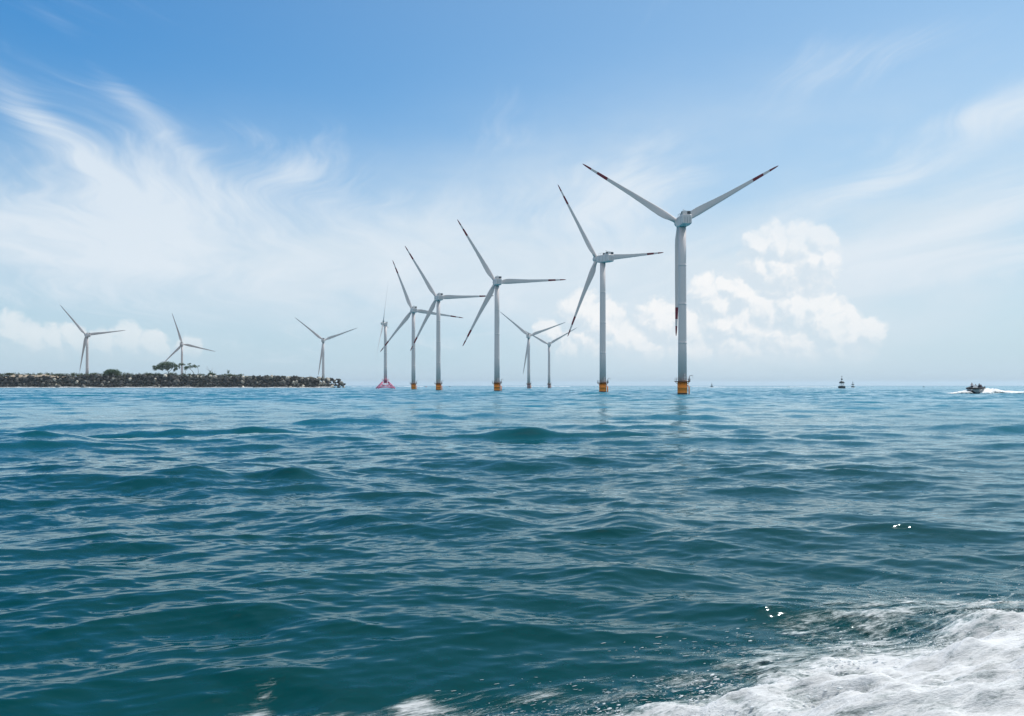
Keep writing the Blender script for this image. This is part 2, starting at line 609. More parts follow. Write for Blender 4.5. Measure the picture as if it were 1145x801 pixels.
CRESTS = [crest(585, 480, 130, .46), crest(700, 474, 90, .26), crest(230, 478, 170, .42), crest(20, 488, 140, .36), crest(330, 470, 150, .34), crest(770, 463, 60, .40), crest(480, 462, 60, .36),
          crest(680, 582, 190, .24), crest(330, 528, 130, .27), crest(900, 478, 130, .26), crest(130, 535, 150, .22), crest(470, 574, 150, .20), crest(960, 520, 100, .18), crest(120, 590, 100, .14), crest(820, 505, 80, .2)]
PH = RNG.uniform(0, 2 * pi, len(WAVES))


def sea(X, Y, dr):
    """surface displacement at X, Y; dr = local spacing of the sheet, waves too short for it fade out"""
    X = X.astype(np.float32); Y = Y.astype(np.float32)
    hx = np.zeros_like(X); hy = np.zeros_like(X); hz_ = np.zeros_like(X)
    for (lam, th_, amp), ph in zip(WAVES, PH):
        k = 2 * pi / lam
        kx, ky = k * sin(th_), -k * cos(th_)
        w = np.clip(lam / (2.2 * dr) - 0.35, 0.0, 1.0)
        if lam > 6:
            w = np.maximum(w, 0.55)
        p = (kx * X + ky * Y + ph).astype(np.float32)
        s_, c_ = np.sin(p), np.cos(p)
        hz_ += amp * w * c_
        hx += -(kx / k) * amp * w * s_ * 1.05
        hy += -(ky / k) * amp * w * s_ * 1.05
    for x0, y0, wx_, wy_, h in CRESTS:                    # a few steeper single crests among the swell
        t = (Y - y0 - 0.02 * (X - x0) ** 2 / wx_) / wy_
        t = np.where(t < 0, t * 1.5, t * .8)
        b = h * np.exp(-((X - x0) / wx_) ** 2) * np.exp(-t * t) * (.78 + .22 * np.sin(X * 6.5 / wx_ + x0 * 1.7) + .16 * np.sin(X * 1.9 + Y * .8 + y0) * np.cos(X * .7 - Y * 1.3))
        hz_ += b
        hy -= b * 1.1
    return hx, hy, hz_


def build_sea():
    r_in = np.linspace(0.3, EYE * F / 442.0, 40)
    rad, r = [], EYE * F / 440.0
    while r < 31000:
        rad.append(r)
        px = r * r / (EYE * F)                            # metres of sea per photo row there
        step = px * (.62 if r < 24 else .42)
        if 24 < r < 260: step = min(step, .85)
        elif 260 <= r < 650: step = min(step, .85 + (r - 260) * .008)
        elif r >= 650: step = min(step, max(4.0, px * .12))
        r += step
    rad = np.concatenate([r_in, np.array(rad)])
    a_f = np.linspace(R(-39), R(39), 1750)
    a_c = np.linspace(R(39), R(321), 190)[1:-1]
    ang = np.concatenate([a_f, a_c])
    drr = np.gradient(rad)
    Rg, Ag = np.meshgrid(rad, ang, indexing='ij')
    coarse = np.where((Ag > R(39.01)), 1.0, 0.0)
    dr = np.maximum(drr[:, None], Rg * np.where(coarse > 0, R(1.5), R(0.045)))
    X, Y = Rg * np.sin(Ag), Rg * np.cos(Ag)
    hx, hy, hz_ = sea(X, Y, dr)
    P = np.stack([X + hx, Y + hy, hz_], -1)
    # close the middle
    me = grid_mesh('sea', P, M_WATER, wrap=True)
    o = link('sea', me)
    tag(o, kind='structure')
    return o


build_sea()

# ------------------------------------------------------------------ haze: one closed box of even air
def build_haze():
    m = new_mat('haze air')
    v = new_node('ShaderNodeVolumePrincipled', {'Color': (0.74, 0.90, 1.0, 1), 'Density': 0.00005, 'Anisotropy': 0.2})
    o = new_node('ShaderNodeOutputMaterial')
    N.nt.links.new(v.outputs[0], o.inputs['Volume'])
    mb = MB()
    S = 78000.0
    mb.box(0, 0, 68.0, S, S, 140.0)
    ob = mb.build('haze', m)
    tag(ob, kind='stuff')


build_haze()

# ------------------------------------------------------------------ wind turbines
BL = 38.4                                # blade length from the rotor centre, in the unit turbine


def blade_mesh(stripes):
    mb = MB()
    st = [(0.9, .85, .85, 0), (2.2, .85, .85, 0), (3.4, 1.05, .78, 12), (5.5, 1.55, .55, 15), (7.6, 1.72, .42, 13), (10, 1.58, .34, 10),
          (14, 1.28, .26, 7), (19, 1.02, .19, 4.5), (24, .82, .14, 3), (28.6, .66, .11, 2), (32.6, .53, .085, 1), (35.0, .43, .07, .5),
          (37.2, .30, .05, 0), (38.1, .16, .03, 0), (38.4, .05, .015, 0)]
    z0 = [s_[0] for s_ in st]
    zs = sorted(set(list(np.linspace(.9, 38.4, 46)) + [28.6, 32.6, 35.0] + z0))
    half = np.interp(zs, z0, [s_[1] for s_ in st]) * np.interp(zs, [0, 3, 8, 38.4], [1, .95, .80, .85])
    thk = np.interp(zs, z0, [s_[2] for s_ in st])
    tw = np.interp(zs, z0, [s_[3] for s_ in st])
    n = 20
    for i, z in enumerate(zs):
        off = max(0, half[i] - .85) * 0.45            # the chord grows to the trailing side
        bend = -0.0006 * z * z                         # slight prebend
        for k in range(n):
            a = 2 * pi * k / n
            x = half[i] * cos(a) - off
            sharp = 1.0 if z < 3 else (0.55 + 0.45 * cos(a))
            y = thk[i] * sin(a) * (sharp if z >= 3 else 1)
            t = R(tw[i])
            mb.v.append((x * cos(t) - y * sin(t), x * sin(t) + y * cos(t) + bend, z))
    for i in range(len(zs) - 1):
        zc = (zs[i] + zs[i + 1]) / 2
        red = stripes and (28.6 < zc < 32.6 or zc > 35.0)
        for k in range(n):
            mb.f.append([i * n + k, i * n + (k + 1) % n, (i + 1) * n + (k + 1) % n, (i + 1) * n + k])
            mb.m.append(1 if red else 0); mb.s.append(True)
    mb.f.append([k for k in range(n)][::-1]); mb.m.append(0); mb.s.append(False)
    mb.f.append([(len(zs) - 1) * n + k for k in range(n)]); mb.m.append(1 if stripes else 0); mb.s.append(False)
    return mb.mesh('blade', [M_WHITE, M_RED])


ME = {}
ME['blade_red'] = blade_mesh(True)
ME['blade'] = blade_mesh(False)


def build_nacelle_meshes():
    mb = MB()     # local +Y points to the rotor, origin at tower-top centre, z up from the shaft
    sec = [(-6.4, 1.45, -1.35, 1.35), (-6.1, 1.62, -1.62, 1.55), (-3.5, 1.68, -1.85, 1.62), (-1.0, 1.68, -1.9, 1.55), (1.8, 1.62, -1.85, 1.45),
           (2.9, 1.45, -1.6, 1.35), (3.3, 1.2, -1.3, 1.15)]
    n = 28
    for y, w, z0, z1 in sec:
        for k in range(n):
            a = 2 * pi * k / n
            cx_, sy_ = cos(a), sin(a)
            e = 0.28
            px = w * math.copysign(abs(cx_) ** e, cx_)
            pz = (z1 + z0) / 2 + (z1 - z0) / 2 * math.copysign(abs(sy_) ** e, sy_)
            mb.v.append((px, y, pz))
    for i in range(len(sec) - 1):
        for k in range(n):
            mb.f.append([i * n + k, i * n + (k + 1) % n, (i + 1) * n + (k + 1) % n, (i + 1) * n + k]); mb.m.append(0); mb.s.append(False)
    mb.f.append([k for k in range(n)][::-1]); mb.m.append(0); mb.s.append(False)
    mb.f.append([(len(sec) - 1) * n + k for k in range(n)]); mb.m.append(0); mb.s.append(False)
    for y in (-4.6, -2.2, 0.4):                           # panel seams on both flanks
        for s in (-1, 1):
            mb.box(s * 1.685, y, -0.15, 0.05, 0.10, 2.5, 1)
    for x in (-0.75, 0.1, 0.9):                           # ribs of the rear wall
        mb.box(x, -6.44, -0.25, 0.10, 0.10, 1.9, 1)
    ME['nacelle'] = mb.mesh('nacelle', [M_WHITE2, M_SEAM])
    c = MB()                                              # cooler housing on the rear roof
    v = [(-1.5, -6.0, 1.5), (1.5, -6.0, 1.5), (1.5, -2.6, 1.5), (-1.5, -2.6, 1.5), (-1.45, -5.9, 2.7), (1.45, -5.9, 2.7), (1.45, -4.3, 2.7), (-1.45, -4.3, 2.7)]
    c.add(v, [(0, 1, 5, 4), (1, 2, 6, 5), (2, 3, 7, 6), (3, 0, 4, 7), (4, 5, 6, 7), (3, 2, 1, 0)])
    ME['cooler_housing'] = c.mesh('cooler_housing', [M_WHITE2])
    g = MB()
    g.box(0.62, -6.02, 2.1, 1.05, 0.10, 0.85)
    for k in range(4):
        g.box(0.62, -6.06, 1.8 + .2 * k, 1.0, 0.08, 0.05, 1)
    ME['cooler_grille'] = g.mesh('cooler_grille', [M_DARK, M_SEAM])
    for nm, x in (('side_grille', 1.50), ('side_grille_b', -1.50)):
        g = MB()
        g.box(x, -5.1, 2.15, 0.08, 1.0, 0.75)
        ME[nm] = g.mesh('side_grille', [M_DARK])
    h = MB()
    h.box(-0.9, -2.0, 1.95, 0.7, 0.7, 0.75, bev=.08)
    ME['roof_hatch'] = h.mesh('roof_hatch', [M_DARK])
    for nm, x in (('roof_rail', 1.2), ('roof_rail_b', -1.2)):
        r = MB()
        for y in (-1.2, 0.2, 1.5):
            r.tube([(x, y, 1.35), (x, y, 2.35)], 0.045, 6)
        r.tube([(x, -1.2, 2.33), (x, 1.5, 2.33)], 0.045, 6)
        ME[nm] = r.mesh('roof_rail', [M_STEEL])
    r = MB()
    r.tube([(0, -2.6, 1.5), (0, -2.6, 3.4)], 0.05, 6)
    r.tube([(-.45, -2.6, 3.3), (.45, -2.6, 3.3)], 0.04, 6)
    r.lathe([(0.0, 3.25), (.12, 3.3), (.12, 3.5), (0.02, 3.55)], 8, mat=Matrix.Translation((-.42, -2.6, 0)))
    ME['wind_sensor'] = r.mesh('wind_sensor', [M_STEEL])
    hb = MB()                                             # hub and spinner, axis +Y, origin at the rotor centre
    rot = Matrix.Rotation(-pi / 2, 4, 'X')
    hb.lathe([(1.1, -1.5), (1.45, -1.2), (1.55, -.4), (1.55, .6), (1.35, 1.4), (.95, 2.0), (.45, 2.35), (.05, 2.45)], 28, mat=rot)
    ME['hub'] = hb.mesh('hub', [M_WHITE2])


build_nacelle_meshes()


def platform_meshes():
    p = MB()
    p.lathe([(1.62, 4.15), (2.55, 4.2), (2.6, 4.42), (2.55, 4.45), (1.62, 4.46)], 32, smooth=False, cap=False)
    for k in range(8):
        a = 2 * pi * k / 8 + .2
        p.tube([(1.6 * cos(a), 1.6 * sin(a), 3.4), (2.45 * cos(a), 2.45 * sin(a), 4.2)], 0.06, 6)
    ME['platform'] = p.mesh('platform', [M_RUST])
    r = MB()
    n = 28
    for z in (4.95, 5.5):
        r.tube([(2.5 * cos(2 * pi * k / n), 2.5 * sin(2 * pi * k / n), z) for k in range(n + 1)], 0.035, 6, cap=False)
    for k in range(14):
        a = 2 * pi * k / 14
        r.tube([(2.5 * cos(a), 2.5 * sin(a), 4.4), (2.5 * cos(a), 2.5 * sin(a), 5.5)], 0.04, 6)
    ME['railing'] = r.mesh('railing', [M_STEEL])
    c = MB()                                              # small davit crane
    c.tube([(2.1, -.9, 4.45), (2.1, -.9, 6.2)], 0.13, 8)
    c.tube([(2.1, -.9, 6.15), (2.9, -1.3, 6.45), (3.1, -1.4, 6.4)], 0.09, 8)
    c.tube([(3.1, -1.4, 6.4), (3.1, -1.4, 5.5)], 0.03, 6)
    c.box(2.0, -1.0, 4.85, 0.6, 0.55, 0.75)
    ME['davit_crane'] = c.mesh('davit_crane', [M_SEAM])
    for nm, y in (('fender', .75), ('fender_b', -.75)):    # boat landing: two fenders and a ladder
        ld = MB()
        ld.tube([(1.6, y, 3.0), (2.25, y, 2.6), (2.25, y, -2.0)], 0.14, 8)
        ME[nm] = ld.mesh('fender', [M_ORANGE])
    ld = MB()
    for y in (-.25, .25):
        ld.tube([(1.95, y, 4.3), (1.95, y, -1.5)], 0.05, 6)
    for k in range(14):
        ld.tube([(1.95, -.25, -.8 + .36 * k), (1.95, .25, -.8 + .36 * k)], 0.03, 6)
    ME['ladder'] = ld.mesh('ladder', [M_ORANGE])
    for nm, mt in (('orange', M_ORANGE), ('mauve', M_PINKGREY)):
        f = MB()
        f.lathe([(1.62, -9, 1), (1.62, .55, 1), (1.62, .56, 0), (1.62, 2.2, 0), (1.66, 2.21, 0), (1.66, 2.34, 0), (1.62, 2.35, 0), (1.62, 4.3, 0)], 36)
        ME['foundation_' + nm] = f.mesh('foundation', [mt, M_ALGAE])
    dr = MB()
    dr.box(0, -1.52, 5.75, 0.95, 0.16, 2.1, bev=0.04)
    ME['tower_door'] = dr.mesh('tower_door', [M_STEEL])
    # jacket: square lattice base with splayed legs
    j = MB()
    top, bot = 2.3, 7.0
    zt, zb = 6.4, 0.9
    cs = [(-1, -1), (1, -1), (1, 1), (-1, 1)]
    for sx, sy in cs:
        j.tube([(sx * top, sy * top, zt), (sx * bot, sy * bot, zb), (sx * bot, sy * bot, -6)], [.40, .42, .42], 10)
    for i in range(4):
        a, b = cs[i], cs[(i + 1) % 4]
        j.tube([(a[0] * bot, a[1] * bot, zb + .4), (b[0] * bot, b[1] * bot, zb + .4)], .28, 8)
        m_ = 0.5
        q = top + (bot - top) * m_
        zq = zt + (zb - zt) * m_
        j.tube([(a[0] * q, a[1] * q, zq), (b[0] * q, b[1] * q, zq)], .18, 8)
        j.tube([(a[0] * bot, a[1] * bot, zb + .4), (b[0] * q, b[1] * q, zq)], .17, 8)
        j.tube([(b[0] * bot, b[1] * bot, zb + .4), (a[0] * q, a[1] * q, zq)], .17, 8)
        j.tube([(a[0] * q, a[1] * q, zq), (b[0] * top, b[1] * top, zt)], .16, 8)
        j.tube([(a[0] * bot, a[1] * bot, zb), (0, 0, zb + .4)], .22, 8)
    j.lathe([(1.35, 5.2), (1.5, 7.2), (2.2, 7.3), (2.2, 7.6), (1.6, 7.6)], 24)
    ME['jacket'] = j.mesh('jacket_foundation', [M_MAGENTA])
    jr = MB()
    for z in (8.1, 8.7):
        jr.tube([(3.0 * cos(2 * pi * k / 16), 3.0 * sin(2 * pi * k / 16), z) for k in range(17)], .06, 6, cap=False)
    for k in range(12):
        a = 2 * pi * k / 12
        jr.tube([(3.0 * cos(a), 3.0 * sin(a), 7.5), (3.0 * cos(a), 3.0 * sin(a), 8.7)], .06, 6)
    jr.lathe([(1.6, 7.45), (3.05, 7.5), (3.05, 7.7), (1.6, 7.7)], 24, cap=False)
    ME['jacket_platform'] = jr.mesh('platform', [M_MAGENTA])
    pd = MB()
    pd.lathe([(4.2, -1.5), (4.2, .5), (3.6, .9), (2.2, 1.0)], 28)
    ME['pad'] = pd.mesh('foundation', [M_CONC])


platform_meshes()


def turbine(px, hub_py, Y, Lpx, yaw, phi, label, group, style='orange', tilt=5.0, z0=0.0, rb=1.46, rt=1.22):
    """px: tower axis; hub_py: rotor height; Lpx: blade length in the photo; yaw: rotor axis left of the line of sight; phi: blade angles"""
    s = Lpx * Y / F / BL
    x = (px - CX) / F * Y
    los = atan2(x, Y)
    root = thing('wind_turbine', label, 'wind turbine', (x, Y, z0), 0, group, s)
    hub_z = (EYE + (HOR - hub_py) / F * Y - z0) / s
    t = los - R(yaw)
    A = Vector((sin(t), cos(t), 0))
    Rv = Vector((cos(t), -sin(t), 0))
    Z = Vector((0, 0, 1))
    A2 = A * cos(R(tilt)) + Z * sin(R(tilt))
    U2 = Z * cos(R(tilt)) - A * sin(R(tilt))
    nac_z = hub_z - 4.6 * sin(R(tilt))
    top = nac_z - 1.75
    zb = {'orange': 4.3, 'mauve': 4.3, 'jacket': 7.5, 'pad': .9}[style]
    tm = MB()
    prof = []
    for k in range(5):                                    # four rolled sections with flange rings
        z = zb + (top - zb) * k / 4
        r = rb + (rt - rb) * k / 4
        if 0 < k < 4:
            e = (rt - rb) / (top - zb)
            prof += [(r - e * .6, z - .6), (r, z - .08), (r + .012, z - .07), (r + .012, z + .07), (r, z + .08), (r + e * .6, z + .6)]
        else:
            prof.append((r, z))
    tm.lathe(prof, 40)
    tm.build('tower', [M_WHITE], root)
    B = Matrix((Rv, A2, U2)).transposed().to_4x4()
    Nm = Matrix.Translation((0, 0, nac_z)) @ B
    nac = link('nacelle', ME['nacelle'], root, mat=Nm @ (Matrix.Diagonal((.8, .26, .8, 1)) if style == 'jacket' else Matrix.Identity(4)))
    cool = link('cooler_housing', ME['cooler_housing'], nac)
    for nm in ('cooler_grille', 'side_grille', 'side_grille_b', 'roof_rail', 'roof_rail_b'):
        link(nm.replace('_b', ''), ME[nm], nac)
    link('roof_hatch', ME['roof_hatch'], nac)
    link('wind_sensor', ME['wind_sensor'], nac)
    C = Vector((0, 0, nac_z)) + A2 * (1.9 if style == 'jacket' else 4.6)
    link('hub', ME['hub'], root, mat=Matrix.Translation(C) @ B)
    for a in phi:
        d = Rv * cos(R(a)) + U2 * sin(R(a))
        xb = A2.cross(d)
        Mb = Matrix.Translation(C) @ Matrix((xb, A2, d)).transposed().to_4x4()
        link('blade', ME['blade_red' if style == 'orange' else 'blade'], root, mat=Mb)
    face = Matrix.Rotation(R(8), 4, 'Z')
    if style in ('orange', 'mauve'):
        link('foundation', ME['foundation_' + style], root)
        pf = link('platform', ME['platform'], root)
        link('railing', ME['railing'], pf)
        link('davit_crane', ME['davit_crane'], pf, mat=face)
        for nm in ('fender', 'fender_b', 'ladder'):
            link(nm.replace('_b', ''), ME[nm], root, mat=Matrix.Rotation(R(-12), 4, 'Z'))
        link('tower_door', ME['tower_door'], root, mat=Matrix.Rotation(R(20), 4, 'Z'))
    elif style == 'jacket':
        link('jacket_foundation', ME['jacket'], root, mat=Matrix.Rotation(R(18), 4, 'Z'))
        link('platform', ME['jacket_platform'], root)
    else:
        link('foundation', ME['pad'], root)
    return root


def yaxis(d):                                             # distance of a waterline d pixels under the horizon
    return EYE * F / d


GO = 'orange based wind turbines standing in a line in the sea'
turbine(763, 246.2, 267, 128.5, 14, (30, 150, 269.4), 'largest white turbine on orange base, one blade hanging straight down along its tower', GO)
turbine(674, 288.3, 347, 95.5, 36, (9, 127.5, 248), 'orange based turbine turned most sideways, long flank of its nacelle showing, second largest', GO)
turbine(555.7, 314.6, 422, 81.5, 9, (3.4, 123, 243), 'middle orange based turbine, third largest, one red banded blade pointing level right', GO)
turbine(490.2, 332.3, 498, 67.3, 14, (4, 124, 244), 'orange based turbine whose level right blade reaches toward the middle turbine', GO)
turbine(462.3, 346.4, 588, 59.4, 10, (-7, 113, 233), 'smallest orange based turbine, right blade drooping slightly, beside the pink jacket turbine', GO)
turbine(431, 361.5, 698, 49, 84, (119, 239, 359), 'white turbine seen edge on, standing on a splayed magenta lattice base', 'distant wind turbines in the open sea', 'jacket', 9.0)
turbine(591.2, 375.5, 872, 43.5, -8, (20, 140, 260), 'small turbine on faded mauve base, taller of the two behind the middle turbine', 'distant wind turbines in the open sea', 'mauve', rb=1.55)
turbine(614, 385, 1026, 37, 5, (31, 151, 271), 'small turbine on faded mauve base, shorter and farther of that pair', 'distant wind turbines in the open sea', 'mauve', rb=1.55)

# ------------------------------------------------------------------ breakwater with trees
BY = 1100.0
K = BY / F                                                # metres per photo pixel there


def bw_top(px):
    """top of the stone bank (photo rows) along the breakwater"""
    return .7 * sin(px * .31) * sin(px * .087 + 1) + .35 * sin(px * .9) + float(np.interp(px, [-90, 0, 60, 140, 200, 260, 300, 340, 366, 376, 384, 390], [419.5, 419.3, 419.2, 419.0, 418.8, 419.4, 419.8, 420.6, 421.4, 423.4, 427.5, 431.5]))


def bw_z(px):
    return EYE + (HOR - bw_top(px)) * K


def build_land():
    pxs = np.linspace(-110, 372, 120)
    rows = []
    for px in pxs:
        x = (px - CX) * K
        zt = max(bw_z(px), -1.0) * min(1.0, max(0.0, (373 - px) / 22.0)) - .4
        back = max(0.0, min(1.0, (392 - px) / 40.0))
        j = [random.uniform(-.8, .8) for _ in range(4)]
        prof = [(-14, -3.0), (-9.0, 0.3), (-2.0, zt * .55), (6.0, zt - 1.6 + j[0]), (12.0, zt - .8 + j[1]), (60 * back + 14, zt - 1.2 + j[2]),
                (260 * back + 18, zt - 2.5 + j[3]), (330 * back + 26, -3.0)]
        rows.append([(x * (1 + max(a, 0) / BY), BY + a, b) for a, b in prof])
    P = np.array(rows)
    o = link('land', grid_mesh('land', P[::-1], M_SOIL, smooth=False))
    tag(o, kind='structure')
    s = []
    for px in np.linspace(6, 78, 30):                     # strip of bare sand along the crest
        x = (px - CX) * K
        z = bw_z(px)
        h = 2.6 * min(1, (px - 5) / 8, (80 - px) / 30)
        s.append([(x, BY - 1.5, z - 3.4), (x, BY - .6, z - 3.0 + .2 * h), (x, BY + 4, z - 3.0 + h), (x, BY + 14, z - 2.6 + h), (x, BY + 15, z - 4.0)])
    o = link('sand', grid_mesh('sand', np.array(s)[::-1], M_SAND, smooth=True))
    tag(o, kind='structure')


build_land()


def boulder_mesh(seed, mt):
    rs = np.random.default_rng(seed)
    bm = bmesh.new()
    bmesh.ops.create_icosphere(bm, subdivisions=3, radius=1.0)
    planes = [Vector(rs.normal(size=3)).normalized() for _ in range(11)]
    offs = rs.uniform(.58, .9, 11)
    for v in bm.verts:
        p = v.co.copy()
        for q, d in zip(planes, offs):
            e = p.dot(q) - d
            if e > 0:
                p -= q * e * .92
        v.co = p * (1 + .04 * sin(7 * p.x + seed) * cos(6 * p.y))
    mb = MB()
    bm.verts.index_update()
    mb.add([v.co for v in bm.verts], [[v.index for v in f.verts] for f in bm.faces], 0, False)
    bm.free()
    return mb.mesh('boulder', [mt])


BOULD = {'dark': [boulder_mesh(k, M_ROCK) for k in range(6)], 'grey': [boulder_mesh(20 + k, M_ROCKG) for k in range(4)],
         'pale': [boulder_mesh(40 + k, M_ROCKP) for k in range(4)]}


def build_boulders():
    GB = 'boulders heaped along the breakwater'
    spots = []
    for px in np.arange(-8, 386, 3.7):
        top = bw_z(px)
        n = max(1, int(round(top / 3.6)))
        for r in range(n):
            p = px + random.uniform(-1.7, 1.7) + (r % 2) * 1.9
            t = (r + .42) / n
            z = max(-.3, t * top - .9 + random.uniform(-.6, .6))
            spots.append((p, z, t, top))
    random.shuffle(spots)
    spots.sort(key=lambda q: (q[0] < 0))
    extra = MB()
    icos = bmesh.new()
    bmesh.ops.create_icosphere(icos, subdivisions=1, radius=1.0)
    iv = [v.co.copy() for v in icos.verts]
    icos.verts.index_update()
    ifc = [[v.index for v in f.verts] for f in icos.faces]
    icos.free()
    n_ind = 0
    for px, z, t, top in spots:
        r = min(4.2, max(1.4, 2.3 * math.exp(random.gauss(0, .32)))) * (0.85 if t > .8 else 1.0)
        yb = BY - 11.5 + 14 * (z / max(top, 1)) + random.uniform(-1, 1)
        x = (px - CX) * yb / F
        pale_p = .04 + (.30 if (t > .75 and px > 205) else 0) + (.22 if px > 325 else 0)
        q = random.random()
        tone = 'pale' if q < pale_p else ('grey' if q < pale_p + (.34 if px > 190 else .24) else 'dark')
        rot = (random.uniform(0, 6.28), random.uniform(0, 6.28), random.uniform(0, 6.28))
        sc = (r * random.uniform(.9, 1.35), r * random.uniform(.8, 1.2), r * random.uniform(.7, 1.0))
        if n_ind < 300:
            o = link('boulder', random.choice(BOULD[tone]))
            o.location = (x, yb, z)
            o.rotation_euler = rot
            o.scale = sc
            row = 'on the crest' if t > .72 else ('at the waterline' if t < .3 else 'halfway up the bank')
            where = ('at the left end of the breakwater' if px < 60 else 'below the round shrub' if px < 150 else 'below the spreading trees'
                     if px < 232 else 'right of the spreading trees' if px < 320 else 'near the breakwater tip')
            word = {'dark': 'dark basalt', 'grey': 'mid grey', 'pale': 'pale tan'}[tone]
            size = 'large' if r > 2.45 else ('small' if r < 2.0 else 'medium')
            tag(o, f'{size} {word} boulder {row} {where}', 'boulder', GB)
            n_ind += 1
        else:
            M_ = Matrix.Translation((x, yb, z)) @ Matrix.Rotation(rot[0], 4, 'X') @ Matrix.Rotation(rot[2], 4, 'Z') @ Matrix.Diagonal((*sc, 1))
            extra.add([v * random.uniform(.75, 1.0) for v in iv], ifc, {'dark': 0, 'grey': 1, 'pale': 2}[tone], False, M_)
    # rubble filling the gaps and the stretch beyond the left edge
    for k in range(900):
        px = random.uniform(-100, 386)
        top = bw_z(px)
        t = random.random()
        z = t * top - 1.2
        yb = BY - 10.5 + 14 * t
        r = random.uniform(.9, 1.9) if px > -8 else random.uniform(1.6, 2.8)
        M_ = Matrix.Translation(((px - CX) * K, yb, z)) @ Matrix.Rotation(random.uniform(0, 6), 4, 'X') @ Matrix.Rotation(random.uniform(0, 6), 4, 'Z') @ Matrix.Diagonal((r * 1.3, r, r * .8, 1))
        extra.add([v * random.uniform(.75, 1.0) for v in iv], ifc, 2 if random.random() < .05 else (1 if random.random() < .2 else 0), False, M_)
    o = extra.build('rubble', [M_ROCK, M_ROCKG, M_ROCKP])
    tag(o, 'loose rubble filling the gaps of the stone breakwater', 'rubble', kind='stuff')


build_boulders()


def leaf_cloud(mb, c, rad, n, size, flat=1.0):
    """small leaf faces scattered through an uneven ellipsoid"""
    for _ in range(n):
        d = Vector((random.gauss(0, 1), random.gauss(0, 1), random.gauss(0, 1))).normalized() * random.random() ** .45
        p = Vector(c) + Vector((d.x * rad[0], d.y * rad[1], d.z * rad[2]))
        s = size * random.uniform(.5, 1.3)
        q = Quaternion((random.gauss(0, 1), random.gauss(0, 1), random.gauss(0, 1), random.gauss(0, 1))).normalized()
        v = [q @ Vector(w) * s + p for w in ((-1, -.45, 0), (0, -.62, .12), (1, -.1, 0), (.9, .45, .1), (-.1, .6, -.1))]
        mb.add(v, [(0, 1, 2, 3, 4)], 0, False)


